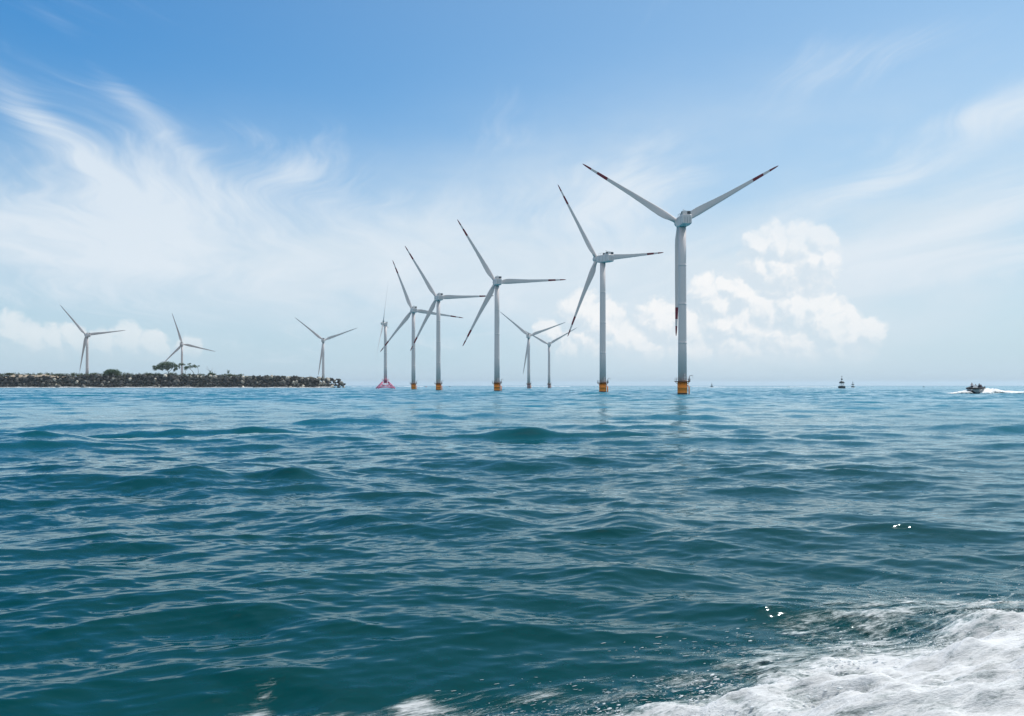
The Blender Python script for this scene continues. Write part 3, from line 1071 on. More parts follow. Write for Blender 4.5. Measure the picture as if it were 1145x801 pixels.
def build_plants():
    sb = MB()                                             # low scrub along the crest
    for k in range(420):
        px = random.uniform(-100, 270) if random.random() < .7 else random.uniform(-100, 210)
        z = bw_z(px) - 1.2
        h = random.uniform(.8, 2.6) * (1.3 if px < 210 else 0.8)
        leaf_cloud(sb, ((px - CX) * K, BY + random.uniform(4, 16), z + h * .5), (random.uniform(1.5, 4.5), 2.0, h), 60, .45)
    o = sb.build('scrub', [M_LEAF2])
    tag(o, 'low scrub and grass along the top of the breakwater', 'scrub', kind='stuff')

    def shrub(px, w, h, label, n=900, mt=None):
        x, z = (px - CX) * (BY + 9) / F, bw_z(px) - 1.4
        root = thing('shrub', label, 'shrub', (x, BY + 9, z), 0, 'shrubs on the breakwater')
        f = MB()
        for k in range(9):
            a = random.uniform(-1, 1)
            leaf_cloud(f, (a * w * .62, random.uniform(-1, 1) * w * .4, h * random.uniform(.25, .72) * (1 - .4 * abs(a))), (w * .42, w * .4, h * .33), n // 9, .5)
        f.build('foliage', [mt or M_LEAF], root)
        s = MB()
        for k in range(6):
            a = random.uniform(-1, 1)
            s.tube([(a * .5, random.uniform(-.5, .5), -.4), (a * w * .5, random.uniform(-1, 1), h * .6)], [.16, .06], 6)
        s.build('stem', [M_BARK], root)

    shrub(125, 14, 10.5, 'large dark round shrub on the breakwater between two land turbines', 3600)
    shrub(12, 7.5, 4.2, 'low wide bush above the sand strip at the left end of the breakwater', 1300, M_LEAF2)
    shrub(66, 6.0, 3.4, 'low bush on the breakwater crest just left of the first land turbine', 900, M_LEAF2)
    shrub(168, 6.0, 5.2, 'grey green bush at the left foot of the large spreading tree', 900, M_LEAF2)
    shrub(236, 6.0, 4.2, 'low green bush under the bare leaning sapling', 900)
    shrub(258, 7.0, 4.6, 'rightmost bush with a tuft sticking up on the breakwater', 900, M_LEAF2)
    shrub(317, 3.5, 2.6, 'tiny bush alone among pale boulders toward the breakwater tip', 300, M_LEAF2)

    def tree(px, label, trunk, limbs, clumps, n=150, size=.5):
        x, z = (px - CX) * (BY + 12) / F, bw_z(px) - 1.4
        root = thing('tree', label, 'tree', (x, BY + 12, z), 0, 'trees on the breakwater')
        t = MB()
        for pts, r0, r1 in [trunk] + limbs:
            t.tube(pts, list(np.linspace(r0, r1, len(pts))), 7)
        t.build('trunk', [M_BARK], root)
        if clumps:
            c = MB()
            for cx_, cz_, rx_, rz_ in clumps:
                leaf_cloud(c, (cx_, random.uniform(-3, 3), cz_ - .3 * rz_), (rx_, rx_ * .8, rz_ * 1.35), int(n * rx_ * rz_ / 3), size)
                leaf_cloud(c, (cx_ + random.uniform(-2, 2), random.uniform(-3, 3), cz_ + .5), (rx_ * .6, rx_ * .6, rz_ * 1.1), int(n * .4), size)
            c.build('crown', [M_LEAF], root)

    # flat spreading tree: px 168..200, rows 404..418
    tree(189, 'large spreading flat crowned tree, left of the two on the breakwater', ([(0, 0, -1), (-1.0, 0, 4), (-3, .5, 8), (-5, 0, 12)], .55, .2),
         [([(-1, 0, 4), (4, -1, 8), (8, 0, 13)], .35, .1), ([(-3, .5, 8), (-10, 1, 11), (-17, 0, 11.5)], .3, .1), ([(-2, 0, 6), (2, 2, 11), (3, 2, 15)], .3, .1),
          ([(0, 0, 0), (6, 0, 4), (9, 1, 10)], .3, .1)],
         [(-21, 11, 3.4, 3.0), (-16, 12, 3, 2.2), (-12, 13.5, 5, 3), (-7, 15.6, 6, 3), (-1, 16.5, 6, 2.6), (5, 15.5, 5, 2.6), (-9, 11, 5, 2.2), (-2, 12.5, 5, 2.6),
          (9, 13.5, 3.5, 2.4), (3, 11.5, 3.4, 2.0), (10, 9.5, 2.8, 2.0), (-4, 9, 3.6, 1.8), (-14, 10, 3.4, 1.8), (-19, 8.6, 2.0, 1.6), (7, 7.2, 2.2, 1.4), (-9, 8, 2.6, 1.3)], 62, .62)
    tree(216, 'thinner wind swept tree on bent trunks, right of the large spreading tree', ([(0, 0, -1), (.6, 0, 3), (-1.5, 0, 6), (-5, 0, 9), (-8, 0, 11)], .45, .15),
         [([(6.5, 0, -1), (7.2, 0, 5), (6.6, .5, 9), (4, 0, 12)], .32, .1), ([(-11.5, 1, -1), (-11.2, 1, 5), (-9, 0, 10)], .3, .1), ([(-5, 0, 9), (-12, 0, 13), (-18, 0, 15)], .2, .07)],
         [(-9, 11, 3.4, 2), (-5, 12.2, 4, 1.7), (0, 13, 4, 1.5), (4.5, 12, 3, 1.3), (-11, 9, 2.4, 1.5), (-14, 15.5, 3.6, 1.2), (-19, 15.2, 3.2, 1.3), (-20, 12, 1.6, 2.2), (-6, 15.5, 2.4, .9)], 70, .55)
    tree(236, 'bare leaning sapling without leaves on the breakwater', ([(0, 0, -1), (-1, 0, 4), (-3, 0, 8), (-6, 0, 13)], .3, .08),
         [([(-1, 0, 4), (1.5, 0, 8), (2, 0, 11)], .18, .05), ([(-2, 0, 6), (-5, 0, 8), (-8, 0, 10)], .16, .05), ([(1, 0, 0), (5, 0, 4), (6, 0, 8)], .16, .05)],
         [(-2, 5, 1.6, 1.6), (1, 4, 1.5, 1.5)], 60, .35)
    tree(255, 'slim sapling with a small tuft, rightmost tree on the breakwater', ([(0, 0, -1), (.2, 0, 3), (-.2, 0, 8)], .25, .1),
         [([(.2, 0, 3), (1.6, 0, 6)], .14, .06)], [(0, 7.5, 1.6, 1.8), (1, 5.6, 1.4, 1.3), (-.8, 5.0, 1.2, 1.0)], 70, .4)


build_plants()

GL = 'wind turbines on the land behind the breakwater'
turbine(97.5, 374.5, 1250, 42, 14, (10, 130, 262), 'leftmost land turbine behind the breakwater, right blade almost level', GL, 'pad', z0=13.0, rb=1.5, rt=1.1)
turbine(203.5, 384.6, 1330, 36, -8, (-13, 107, 227), 'land turbine rising behind the spreading trees', GL, 'pad', z0=13.0, rb=1.5, rt=1.1)
turbine(361.5, 380.4, 1290, 40.2, -5, (21, 141, 261), 'land turbine behind the breakwater tip, third blade hanging along its tower', GL, 'pad', z0=6.0, rb=1.5, rt=1.1)

# ------------------------------------------------------------------ buoys and far boats
def buoy(px, base_py, w_px, h_px, Y, label, group):
    s = w_px * Y / F / 6.6
    x = (px - CX) / F * Y
    hh = h_px * Y / F / s                                   # height in unit buoy
    root = thing('buoy', label, 'buoy', (x, Y, 0), .4, group, s)
    k = hh / 12.0
    f = MB()
    f.lathe([(2.2, -1.2), (3.2, -.6), (3.3, .3), (3.3, 1.9), (3.1, 2.3), (1.4, 2.6)], 28)
    f.build('float', [M_BUOY], root)
    c = MB()
    for q in range(4):
        a = pi / 4 + q * pi / 2
        c.tube([(1.9 * cos(a), 1.9 * sin(a), 2.3), (1.25 * cos(a), 1.25 * sin(a), 6.2 * k)], .17, 8)
    c.tube([(0, 0, 2.3), (0, 0, 6.2 * k)], .3, 8)
    for z in (3.6 * k, 4.9 * k):
        c.tube([(1.6 * cos(2 * pi * j / 12), 1.6 * sin(2 * pi * j / 12), z) for j in range(13)], .09, 6, cap=False)
    c.build('frame', [M_PALE], root)
    d = MB()
    d.lathe([(2.55, 5.0 * k), (2.6, 5.2 * k), (2.3, 6.0 * k), (1.5, 6.7 * k), (.6, 7.0 * k)], 24)
    d.build('canopy', [M_BUOY], root)
    m = MB()
    m.tube([(0, 0, 6.9 * k), (0, 0, 11.4 * k)], .16, 8)
    m.build('mast', [M_STEEL], root)
    t = MB()
    t.lathe([(.1, 8.2 * k), (.75, 8.3 * k), (.8, 9.2 * k), (.15, 9.7 * k)], 16)
    t.build('lantern', [M_BUOY], root)
    u = MB()
    u.lathe([(.1, 10.9 * k), (.45, 11.4 * k), (.1, 12.0 * k)], 12)
    u.build('topmark', [M_BUOY], root)
    return root


GBU = 'navigation buoys on the horizon'
buoy(941.3, 434, 7.6, 14.0, 830, 'largest dark navigation buoy with lantern mast, left of the speedboat', GBU)
buoy(953.6, 432.6, 3.7, 7.4, 1250, 'smaller dark buoy just right of the largest navigation buoy', GBU)
buoy(795.8, 431.8, 2.8, 5.0, 1500, 'tiny dark buoy on the horizon right of the largest turbine', GBU)


def far_boat(px, L_px, Y, label, mt, rz=.5):
    s = L_px * Y / F / 6.0
    root = thing('fishing_boat', label, 'boat', ((px - CX) / F * Y, Y, 0), rz, 'far boats on the horizon', s)
    h = MB()
    sec = [(-3, .9, .9), (-1.5, 1.1, .95), (0.5, 1.1, 1.05), (2.2, .7, 1.25), (3.2, .08, 1.5)]
    for x, w, z in sec:
        h.v += [(x, -w, z), (x, -w * .7, -.3), (x, w * .7, -.3), (x, w, z)]
    for i in range(4):
        for j in range(3):
            h.f.append([i * 4 + j, i * 4 + j + 1, i * 4 + j + 5, i * 4 + j + 4]); h.m.append(0); h.s.append(False)
        h.f.append([i * 4, i * 4 + 4, i * 4 + 7, i * 4 + 3]); h.m.append(0); h.s.append(False)
    h.f.append([0, 3, 2, 1]); h.m.append(0); h.s.append(False)
    h.build('hull', [mt], root)
    c = MB()
    c.box(-.6, 0, 1.7, 1.8, 1.4, 1.5, bev=.12)
    c.box(-.6, 0, 2.5, 2.2, 1.7, .12)
    c.build('cabin', [mt], root)


far_boat(1033, 2.4, 1500, 'tiny dark boat on the horizon between the buoys and the speedboat', M_NAVY)
far_boat(476.5, 2.0, 1600, 'tiny orange boat on the horizon between the two small orange based turbines', M_ORVEST)
far_boat(503, 1.8, 1700, 'tiny reddish boat on the horizon right of the turbine with the reaching blade', M_MAROON)

# ------------------------------------------------------------------ speedboat with four people
def person(name, loc, rz, label, top_mat, joints, hair=True, scale=1.0):
    """continuous skinned body; joints: list of (key, xyz, radius, parent)"""
    me = bpy.data.meshes.new('person')
    keys = [j[0] for j in joints]
    me.from_pydata([j[1] for j in joints], [(keys.index(j[3]), i) for i, j in enumerate(joints) if j[3]], [])
    o = bpy.data.objects.new('person', me)
    COL.objects.link(o)
    o.modifiers.new('skin', 'SKIN')
    sub = o.modifiers.new('sub', 'SUBSURF')
    sub.levels = sub.render_levels = 2
    for i, j in enumerate(joints):
        sv = me.skin_vertices[0].data[i]
        sv.radius = (j[2], j[2] * (.75 if j[0] in ('pelvis', 'waist', 'chest') else 1.0))
        sv.use_root = (j[0] == 'pelvis')
    dg = bpy.context.evaluated_depsgraph_get()
    em = bpy.data.meshes.new_from_object(o.evaluated_get(dg))
    bpy.data.objects.remove(o, do_unlink=True)
    for m in (M_SKIN, top_mat, M_CLOTH):
        em.materials.append(m)
    for p in em.polygons:
        c = p.center
        z = c.z
        p.use_smooth = True
        p.material_index = 0 if z > 1.42 else (1 if z > .92 and abs(c.x) < .36 else (2 if z <= .92 and z > .12 else 0))
    em.name = 'person'
    b = link('person', em)
    b.location = loc
    b.rotation_euler = (0, 0, rz)
    b.scale = (scale,) * 3
    tag(b, label, 'person', 'people aboard the speedboat')
    if hair:
        h = MB()
        h.lathe([(.02, 1.765), (.07, 1.755), (.105, 1.70), (.112, 1.64), (.104, 1.585)][::-1], 14, mat=Matrix.Translation((0, .015, 0)))
        h.build('hair', [M_HAIR], b)
    return b


def joints_for(sit, armL, armR):
    J = [('pelvis', (0, 0, .95), .15, None), ('waist', (0, 0, 1.08), .135, 'pelvis'), ('chest', (0, 0, 1.32), .165, 'waist'), ('neck', (0, 0, 1.47), .06, 'chest'),
         ('head', (0, -.01, 1.60), .10, 'neck'), ('crown', (0, 0, 1.70), .085, 'head')]
    for s, arm, n in ((-1, armL, 'l'), (1, armR, 'r')):
        J += [('sh' + n, (s * .20, 0, 1.40), .07, 'chest'), ('el' + n, (s * .20 + arm[0][0], arm[0][1], 1.40 + arm[0][2]), .05, 'sh' + n),
              ('wr' + n, (s * .20 + arm[1][0], arm[1][1], 1.40 + arm[1][2]), .035, 'el' + n), ('ha' + n, (s * .20 + arm[1][0] * 1.05, arm[1][1] * 1.25, 1.40 + arm[1][2] * 1.1), .03, 'wr' + n)]
        if sit:
            J += [('hp' + n, (s * .10, -.02, .90), .095, 'pelvis'), ('kn' + n, (s * .14, -.44, .92), .065, 'hp' + n), ('an' + n, (s * .14, -.46, .50), .045, 'kn' + n),
                  ('to' + n, (s * .14, -.62, .46), .035, 'an' + n)]
        else:
            J += [('hp' + n, (s * .10, 0, .86), .095, 'pelvis'), ('kn' + n, (s * .13, -.02, .48), .065, 'hp' + n), ('an' + n, (s * .14, 0, .09), .045, 'kn' + n),
                  ('to' + n, (s * .15, -.17, .04), .035, 'an' + n)]
    return J


def build_speedboat():
    Y = 284.0
    s = 1.25
    x = (1090.5 - CX) / F * Y
    # the boat's bow points along local -Y, turned a little to the viewer's left
    rz = R(-9) - atan2(x, Y)
    root = thing('speedboat', 'speedboat with dark rim carrying people, throwing white spray', 'boat', (x, Y, .35), rz, None, s)
    trim = Matrix.Rotation(R(5), 4, 'X')
    st = [(-5.0, .06, 1.75, 1.15), (-4.5, .75, 1.72, .45), (-3.6, 1.35, 1.62, -.05), (-2.2, 1.75, 1.5, -.35), (0, 1.9, 1.4, -.5), (2.2, 1.85, 1.35, -.5), (4.0, 1.75, 1.32, -.48)]
    n = 11
    h = MB()
    for y, w, zt, zk in st:
        for k in range(n):
            t = -1 + 2 * k / (n - 1)
            a = abs(t)
            zz = zk + (zt - zk) * (a ** 1.5 * .55 if a < .75 else .357 + (a - .75) * 2.57)
            xx = w * (a / .75 * .86 if a < .75 else .86 + (a - .75) / .25 * .14) * (1 if t > 0 else -1)
            h.v.append((trim @ Vector((xx, y, zz)))[:])
    for i in range(len(st) - 1):
        for k in range(n - 1):
            zc = abs(-1 + 2 * (k + .5) / (n - 1))
            h.f.append([i * n + k, i * n + k + 1, (i + 1) * n + k + 1, (i + 1) * n + k])
            h.m.append(0 if zc > .58 else 1); h.s.append(True)
    h.f.append([(len(st) - 1) * n + k for k in range(n)]); h.m.append(0); h.s.append(False)
    h.build('hull', [M_HULL, M_NAVY], root)
    d = MB()                                               # deck inside
    dv = []
    for y, w, zt, zk in st:
        for q in (-1, 1):
            dv.append((trim @ Vector((q * w * .93, y, .62 if y > -1.8 else 1.2)))[:])
    d.add(dv, [(2 * i, 2 * i + 1, 2 * i + 3, 2 * i + 2) for i in range(len(st) - 1)])
    d.build('deck', [M_PALE], root)
    g = MB()                                               # dark rub rail / rim tube
    pts = [trim @ Vector((-w, y, zt)) for y, w, zt, zk in reversed(st)] + [trim @ Vector((w, y, zt)) for y, w, zt, zk in st]
    g.tube(pts, .26, 10)
    g.build('gunwale', [M_BLACK], root)
    c = MB()
    c.box(0, .2, 1.15, 1.1, .7, 1.2, bev=.1, mat=trim)
    c.box(0, -.1, 1.95, 1.0, .06, .5, mat=trim @ Matrix.Rotation(R(-12), 4, 'X'))
    c.build('console', [M_PALE], root)
    b = MB()
    for y, zz in ((1.75, 1.75), (3.05, 1.5)):
        b.box(0, y, zz, 2.9, .5, .14, bev=.04, mat=trim)
        b.box(0, y, zz - .45, 2.2, .3, .8, mat=trim)
    b.box(0, -.9, .8, .9, 5.2, .3, mat=trim)
    b.build('bench', [M_NAVY], root)
    for q in (-.6, .6):
        m = MB()
        m.box(q, 4.35, 1.45, .55, .75, .85, bev=.15, mat=trim)
        m.box(q, 4.3, .5, .25, .45, 1.6, bev=.05, mat=trim)
        m.build('outboard_motor', [M_BLACK], root)
    side = MB()
    side.tube([trim @ Vector((1.2, 4.1, 1.0)), trim @ Vector((2.0, 4.2, .9)), trim @ Vector((2.3, 4.3, .35))], .09, 6)
    side.build('boarding_ladder', [M_STEEL], root)
    hang = ((.05, -.02, -.30), (.03, -.12, -.55))
    fwd = ((.06, -.10, -.28), (-.05, -.38, -.36))
    fwl = ((-.06, -.10, -.28), (.05, -.38, -.36))
    Mroot = Matrix.Translation((x, Y, .35)) @ Matrix.Rotation(rz, 4, 'Z') @ Matrix.Scale(s, 4) @ trim

    def seat(lx, ly, lz):
        return (Mroot @ Vector((lx, ly, lz)))[:]
    person('p', seat(-.35, -3.0, 1.38), rz, 'person in pale pink top standing at the bow of the speedboat', M_PINK, joints_for(False, ((-.14, .0, -.26), (-.06, -.12, -.50)), ((.14, 0, -.26), (.06, -.12, -.5))), scale=1.3)
    person('p', seat(.75, 1.55, .85), rz + .2, 'person in dark navy top sitting in the middle of the speedboat', M_CLOTH, joints_for(True, fwl, fwd), scale=1.25)
    person('p', seat(-.15, 1.62, .78), rz - .2, 'person in dark clothes sitting behind the console, left of the navy dressed one', M_NAVY, joints_for(True, fwl, fwd), scale=1.15)
    person('p', seat(1.0, 2.85, .60), rz + .3, 'person in maroon top sitting at the stern of the speedboat', M_MAROON, joints_for(True, fwl, fwd), scale=1.2)


build_speedboat()


# ------------------------------------------------------------------ foam
WHITE = .62


def foam_mat(name, lo=0.42, hi=0.62, sx=1.0, sy=1.0, sc=1.0, glow=0.0, white=None, bump=.5):
    white = white or WHITE
    m = new_mat(name)
    at_ = new_node('ShaderNodeAttribute', attribute_name='coverage')
    g = new_node('ShaderNodeNewGeometry')
    x, y, z = sep(g.outputs['Position'])
    th_ = R(-20)
    u = x * cos(th_) - y * sin(th_)
    v = x * sin(th_) + y * cos(th_)
    p = comb(u * sx, v * sy, z * 2.0)
    n1, _ = noise(p, 2.2 * sc, 6, 0.62, 0.4)
    n2, _ = noise(p, 9.0 * sc, 5, 0.65)
    vo = new_node('ShaderNodeTexVoronoi', {'Vector': p, 'Scale': 5.5 * sc, 'Randomness': 1.0}, feature='DISTANCE_TO_EDGE')
    lace = 1.0 - sstep(N(vo.outputs[0]), 0.0, 0.22)
    n3, _ = noise(p, .9 * sc, 3, 0.5, 0.3)
    n4, _ = noise(comb(u * sx * 1.4, v * sy, z * 2.0), 24.0 * sc, 3, 0.7)
    k = N(at_.outputs['Fac']) * 1.05 + (n4 - .5) * .55 + (n1 - .5) * .9 + (n2 - .5) * .6 + (n3 - .5) * 1.15 + (lace - .5) * .14 - .12
    a = sstep(k, lo - .12, hi + .14)
    thick = sstep(k, lo - .1, hi + .22)
    bmp = new_node('ShaderNodeBump', {'Strength': bump, 'Distance': .06, 'Height': n2 + n1 + n4 * .5})
    # thin froth lets the aerated green water through, thick froth is white
    fc = mixc(thick, (.26, .36, .36, 1), (white, white * 1.02, white * 1.03, 1))
    mot = lin(n1 * .6 + n4 * .4, .36, .60, .66, 1.06)                 # thinner, wetter froth between the clots
    fc = mixc(1.0, fc, comb(mot, mot, mot), 'MULTIPLY')
    d = new_node('ShaderNodeBsdfPrincipled', {'Base Color': fc, 'Roughness': .85, 'Specular IOR Level': .2, 'Normal': bmp.outputs[0],
                                              'Subsurface Weight': .35, 'Subsurface Radius': (.12, .12, .12), 'Subsurface Scale': .4})
    t = new_node('ShaderNodeBsdfTransparent')
    tl = new_node('ShaderNodeBsdfTranslucent', {'Color': (.85, .88, .9, 1)})     # sunlight scattered through the spray
    dt = new_node('ShaderNodeMixShader', {0: glow, 1: d.outputs[0], 2: tl.outputs[0]})
    mx = new_node('ShaderNodeMixShader', {0: a * .97, 1: t.outputs[0], 2: dt.outputs[0]})
    out_surface(mx.outputs[0])
    return m


M_FOAM = foam_mat('churned foam', .40, .70, .32, 2.0)
M_FLECK = foam_mat('broken foam flecks', .50, 1.0, .38, 2.8, 1.5)


def np_noise(X, Y, scale, seed, octaves=4, rough=.5):
    """value noise fbm on arrays"""
    out = np.zeros_like(X)
    amp, tot = 1.0, 0.0
    for o_ in range(octaves):
        rs = np.random.default_rng(seed * 31 + o_)
        T = rs.random((256, 256))
        u, v = X * scale, Y * scale
        iu, iv = np.floor(u).astype(int), np.floor(v).astype(int)
        fu, fv = u - iu, v - iv
        fu, fv = fu * fu * (3 - 2 * fu), fv * fv * (3 - 2 * fv)
        g = lambda a, b: T[(iu + a) % 256, (iv + b) % 256]
        out += amp * ((g(0, 0) * (1 - fu) + g(1, 0) * fu) * (1 - fv) + (g(0, 1) * (1 - fu) + g(1, 1) * fu) * fv)
        tot += amp
        amp *= rough
        scale *= 2.03
    return out / tot - .5


EDGE_X = [-600, 200, 260, 440, 560, 640, 690, 760, 832, 850, 905, 950, 985, 1040, 1072, 1145, 1300, 1600, 2400]
EDGE_Y = [900, 850, 828, 826, 826, 818, 806, 790, 772, 752, 742, 724, 708, 712, 694, 682, 655, 610, 560]


def to_px(X, Y, z=.05):
    return CX + F * X / Y, HOR + F * (EYE - z) / Y


def build_wake():
    xs = np.arange(-3.5, 15.0, .028)
    ys = np.arange(4.2, 15.5, .028)
    X, Y = np.meshgrid(xs, ys, indexing='xy')
    PX, PY = to_px(X, Y)
    e = np.interp(PX, EDGE_X, EDGE_Y)
    wob = np_noise(X, Y * 1.6, 1.1, 3, 5, .55)
    wob2 = np_noise(X * .8 + Y * .4, Y * 1.8, 3.6, 23, 5, .6)
    m = (PY - e) / 50.0 + .48 + wob * .75 + wob2 * .9
    cov = np.clip(.44 + m * .42, 0, .97)
    cov *= np.clip((15.4 - Y) / 1.0, 0, 1) * np.clip((14.9 - X) / 1.0, 0, 1)
    d = EYE * F / np.maximum(Y, 1)
    dr = np.full_like(X, .03)
    hx, hy, hz_ = sea(X, Y, np.maximum(dr, X * 0 + Y * Y / (EYE * F) * .62))
    th_ = R(-20)
    u, v = X * cos(th_) - Y * sin(th_), X * sin(th_) + Y * cos(th_)
    lump = np_noise(u * .45, v * 1.5, 1.5, 8, 4, .45)
    fine = np_noise(u * .3, v * 1.6, 7.0, 5, 3, .5)
    rise = np.clip(cov - .35, 0, .7)
    z = hz_ + .012 + rise * (.12 + lump * 1.05) + np.clip(rise * 2, 0, 1) * fine * .13
    z = np.maximum(z, hz_ + .010)
    P = np.stack([X + hx, Y + hy, z], -1)
    c4 = np.maximum.reduce([cov[:-1, :-1], cov[1:, :-1], cov[:-1, 1:], cov[1:, 1:]])
    me = grid_mesh('wake_foam', P, M_FOAM, {'coverage': cov}, keep=c4 > .06)
    o = link('wake_foam', me)
    tag(o, 'churned white wake foam along the near edge of the sea', 'foam', kind='stuff')

    # thin flecks scattered on the water ahead of the foam
    xs = np.arange(-4.2, 7.5, .03)
    ys = np.arange(6.6, 11.5, .03)
    X, Y = np.meshgrid(xs, ys, indexing='xy')
    PX, PY = to_px(X, Y)
    e = np.interp(PX, EDGE_X, EDGE_Y)
    band = np.exp(-((PY - e + 34) / 30.0) ** 2) * np.clip((PX - 480) / 120, 0, 1)
    left = np.exp(-((PY - 786) / 17.0) ** 2) * np.clip((PX - 190) / 70, 0, 1) * np.clip((560 - PX) / 60, 0, 1) * .85
    left += .55 * np.exp(-((PX - 290 - (765 - PY) * .6) / 18) ** 2 - ((PY - 764) / 17) ** 2) + .6 * np.exp(-((PX - 462 - (772 - PY) * .5) / 20) ** 2 - ((PY - 770) / 18) ** 2)
    cov = np.clip(np.maximum(band * .50, left * .98) + np_noise(X * .5 + Y * .25, Y * 1.6, 3.4, 17, 4) * .7, 0, 1)
    hx, hy, hz_ = sea(X, Y, Y * Y / (EYE * F) * .62)
    P = np.stack([X + hx, Y + hy, hz_ + .006], -1)
    c4 = np.maximum.reduce([cov[:-1, :-1], cov[1:, :-1], cov[:-1, 1:], cov[1:, 1:]])
    o = link('foam_flecks', grid_mesh('foam_flecks', P, M_FLECK, {'coverage': cov}, keep=c4 > .12))
    tag(o, 'broken flecks of foam drifting ahead of the wake', 'foam', kind='stuff')


build_wake()


def build_spray():
    """droplets and short dashes of froth around the wake"""
    mb = MB()
    bm = bmesh.new()
    bmesh.ops.create_icosphere(bm, subdivisions=1, radius=1.0)
    bm.verts.index_update()
    iv = [v.co.copy() for v in bm.verts]
    ifc = [[v.index for v in f.verts] for f in bm.faces]
    bm.free()
    n = 9000
    PX = RNG.uniform(470, 1180, n)
    PY = np.interp(PX, EDGE_X, EDGE_Y) + RNG.normal(-20, 24, n)
    ok = (PY < 830) & (PY > 640)
    PX, PY = PX[ok], PY[ok]
    Y = EYE * F / (PY - HOR)
    X = (PX - CX) / F * Y
    clump = np_noise(X * .7, Y * 2.0, 2.3, 77, 4, .6)
    ok = (clump > .07)
    X, Y = X[ok][:1700], Y[ok][:1700]
    hx, hy, hz_ = sea(X, Y, Y * Y / (EYE * F) * .62)
    for x, y, z in zip(X + hx, Y + hy, hz_):
        air = random.random() < .12
        zz = z + (abs(random.gauss(0, .07)) + .03 if air else .004)
        r = .0016 * math.exp(random.gauss(0, .45))
        M_ = Matrix.Translation((x, y - (zz - z) * 1.5, zz)) @ Matrix.Rotation(R(random.gauss(14, 14)), 4, 'Z') @ Matrix.Diagonal((r * random.uniform(1, 2) if air else r * random.uniform(3, 16), r * 1.3, r * (1 if air else .6), 1))
        mb.add(iv, ifc, 0, True, M_)
    # froth thrown up over the ragged edge of the wake
    n = 9500
    PX = RNG.uniform(640, 1210, n)
    PY = np.interp(PX, EDGE_X, EDGE_Y) + RNG.normal(22, 24, n)
    Y = EYE * F / (PY - HOR)
    X = (PX - CX) / F * Y
    ok = (np_noise(X, Y * 1.6, 2.6, 41, 4, .6) > .04) & (PY < 830)
    X, Y = X[ok], Y[ok]
    hx, hy, hz_ = sea(X, Y, Y * Y / (EYE * F) * .62)
    for x, y, z in zip(X + hx, Y + hy, hz_):
        r = min(.016, .0035 * math.exp(random.gauss(0, .6)))
        zz = z + .03 + abs(random.gauss(0, .085))
        M_ = Matrix.Translation((x, y - (zz - z) * 1.2, zz)) @ Matrix.Rotation(R(random.gauss(18, 16)), 4, 'Z') @ Matrix.Diagonal((r * random.uniform(1, 3.5), r, r * .8, 1))
        mb.add(iv, ifc, 0, True, M_)
    m = new_mat('spray drops')
    b = new_node('ShaderNodeBsdfPrincipled', {'Base Color': (.60, .63, .64, 1), 'Roughness': .5, 'IOR': 1.333})
    out_surface(b.outputs[0])
    o = mb.build('spray', [m])
    tag(o, 'fine drops and dashes of froth flung ahead of the wake', 'spray', kind='stuff')


build_spray()


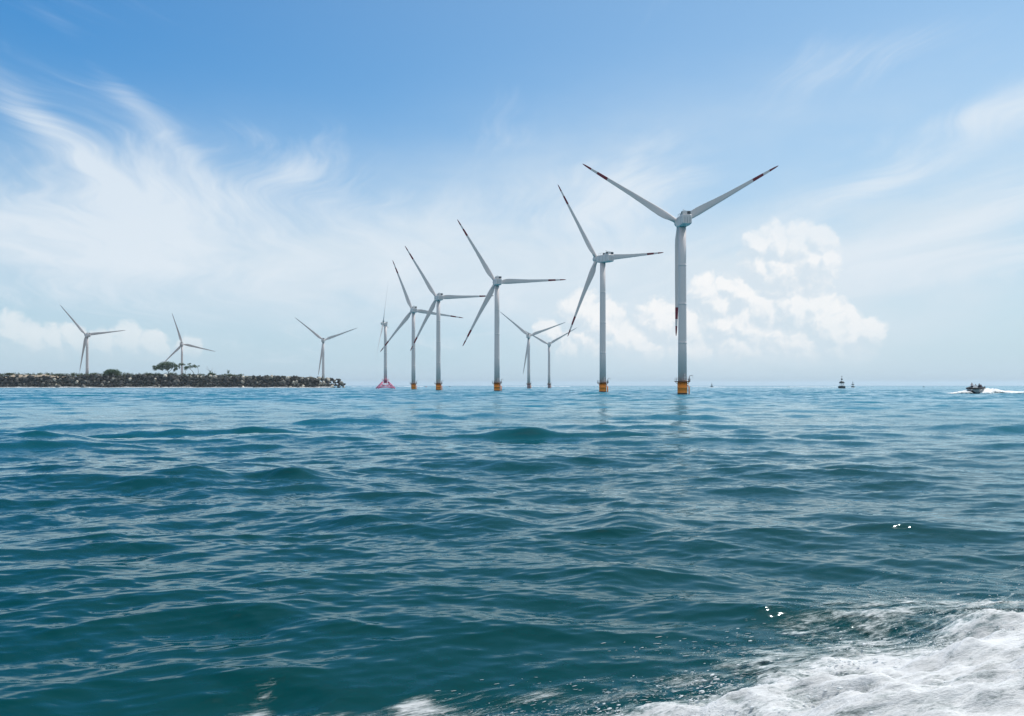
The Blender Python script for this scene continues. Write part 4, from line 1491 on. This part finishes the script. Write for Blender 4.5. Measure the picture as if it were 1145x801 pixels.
def foam_ridge(name, pts, label, mt, seed):
    """low heap of white water along a path: pts = (x, y, half width, height)"""
    pts = np.array(pts, float)
    n, m = 140, 17
    t = np.linspace(0, 1, n)
    c = np.stack([np.interp(t, np.linspace(0, 1, len(pts)), pts[:, k]) for k in range(4)], -1)
    a = np.linspace(-1, 1, m)
    dirs = np.gradient(c[:, :2], axis=0)
    dirs /= np.linalg.norm(dirs, axis=1)[:, None] + 1e-9
    nor = np.stack([-dirs[:, 1], dirs[:, 0]], -1)
    X = c[:, 0:1] + nor[:, 0:1] * a[None] * c[:, 2:3]
    Y = c[:, 1:2] + nor[:, 1:2] * a[None] * c[:, 2:3]
    nz = np_noise(X, Y, .8, seed, 5, .6)
    Z = np.clip(c[:, 3:4] * (1 - a[None] ** 2) * (1 + nz * .9), 0, None)
    cov = np.clip((1 - np.abs(a[None]) ** 2.5) * 1.1 * np.clip(np.minimum(t, 1 - t)[:, None] * 14, 0, 1), 0, 1.1)
    P = np.stack([X, Y, Z + .12], -1)
    o = link(name, grid_mesh(name, P[::-1], mt, {'coverage': cov[::-1]}))
    tag(o, label, 'foam', kind='stuff')


M_FOAMFAR = foam_mat('far white water', .12, .3, .6, .6, .25, .0, .80)


def build_far_foam():
    def g(px, Y):
        return (px - CX) / F * Y
    foam_ridge('bow_wave', [(g(1057, 286), 286, 1.2, .1), (g(1068, 284), 284, 3.2, .5), (g(1077, 282), 282, 4.2, .95), (g(1083, 280), 281, 4.2, 1.15), (g(1087, 279), 281, 2.6, .7)],
               'white spray thrown to the left of the speedboat', M_FOAMFAR, 3)
    foam_ridge('boat_wake', [(g(1094, 279), 282, 2.6, .6), (g(1103, 280), 284, 4.4, 1.35), (g(1112, 284), 287, 5.2, 1.75), (g(1122, 290), 292, 4.6, 1.0), (g(1145, 296), 300, 4.2, .6), (g(1200, 310), 318, 4.5, .5),
                              (g(1260, 330), 340, 4.5, .4)], 'white wake thrown to the right of the speedboat', M_FOAMFAR, 4)
    pts = [(g(p, BY - 12), BY - 13, 3.5, random.uniform(.3, 1.1)) for p in range(-20, 392, 7)]
    foam_ridge('surf', pts, 'thin white wash along the foot of the stone breakwater', M_FOAMFAR, 31)
    k = 0
    for px0, px1, Y, h in ((392, 425, 1500, .6), (440, 475, 2000, .9), (560, 640, 1900, .8), (770, 812, 1700, .8), (780, 960, 1150, .3), (880, 940, 2000, .8)):
        k += 1
        n = 9
        pts = [(g(px0 + (px1 - px0) * i / (n - 1), Y), Y + random.uniform(-12, 12), 6, h * random.uniform(.3, 1.0)) for i in range(n)]
        foam_ridge('surf', pts, 'far line of breaking surf along the horizon', M_FOAMFAR, 10 + k)


build_far_foam()
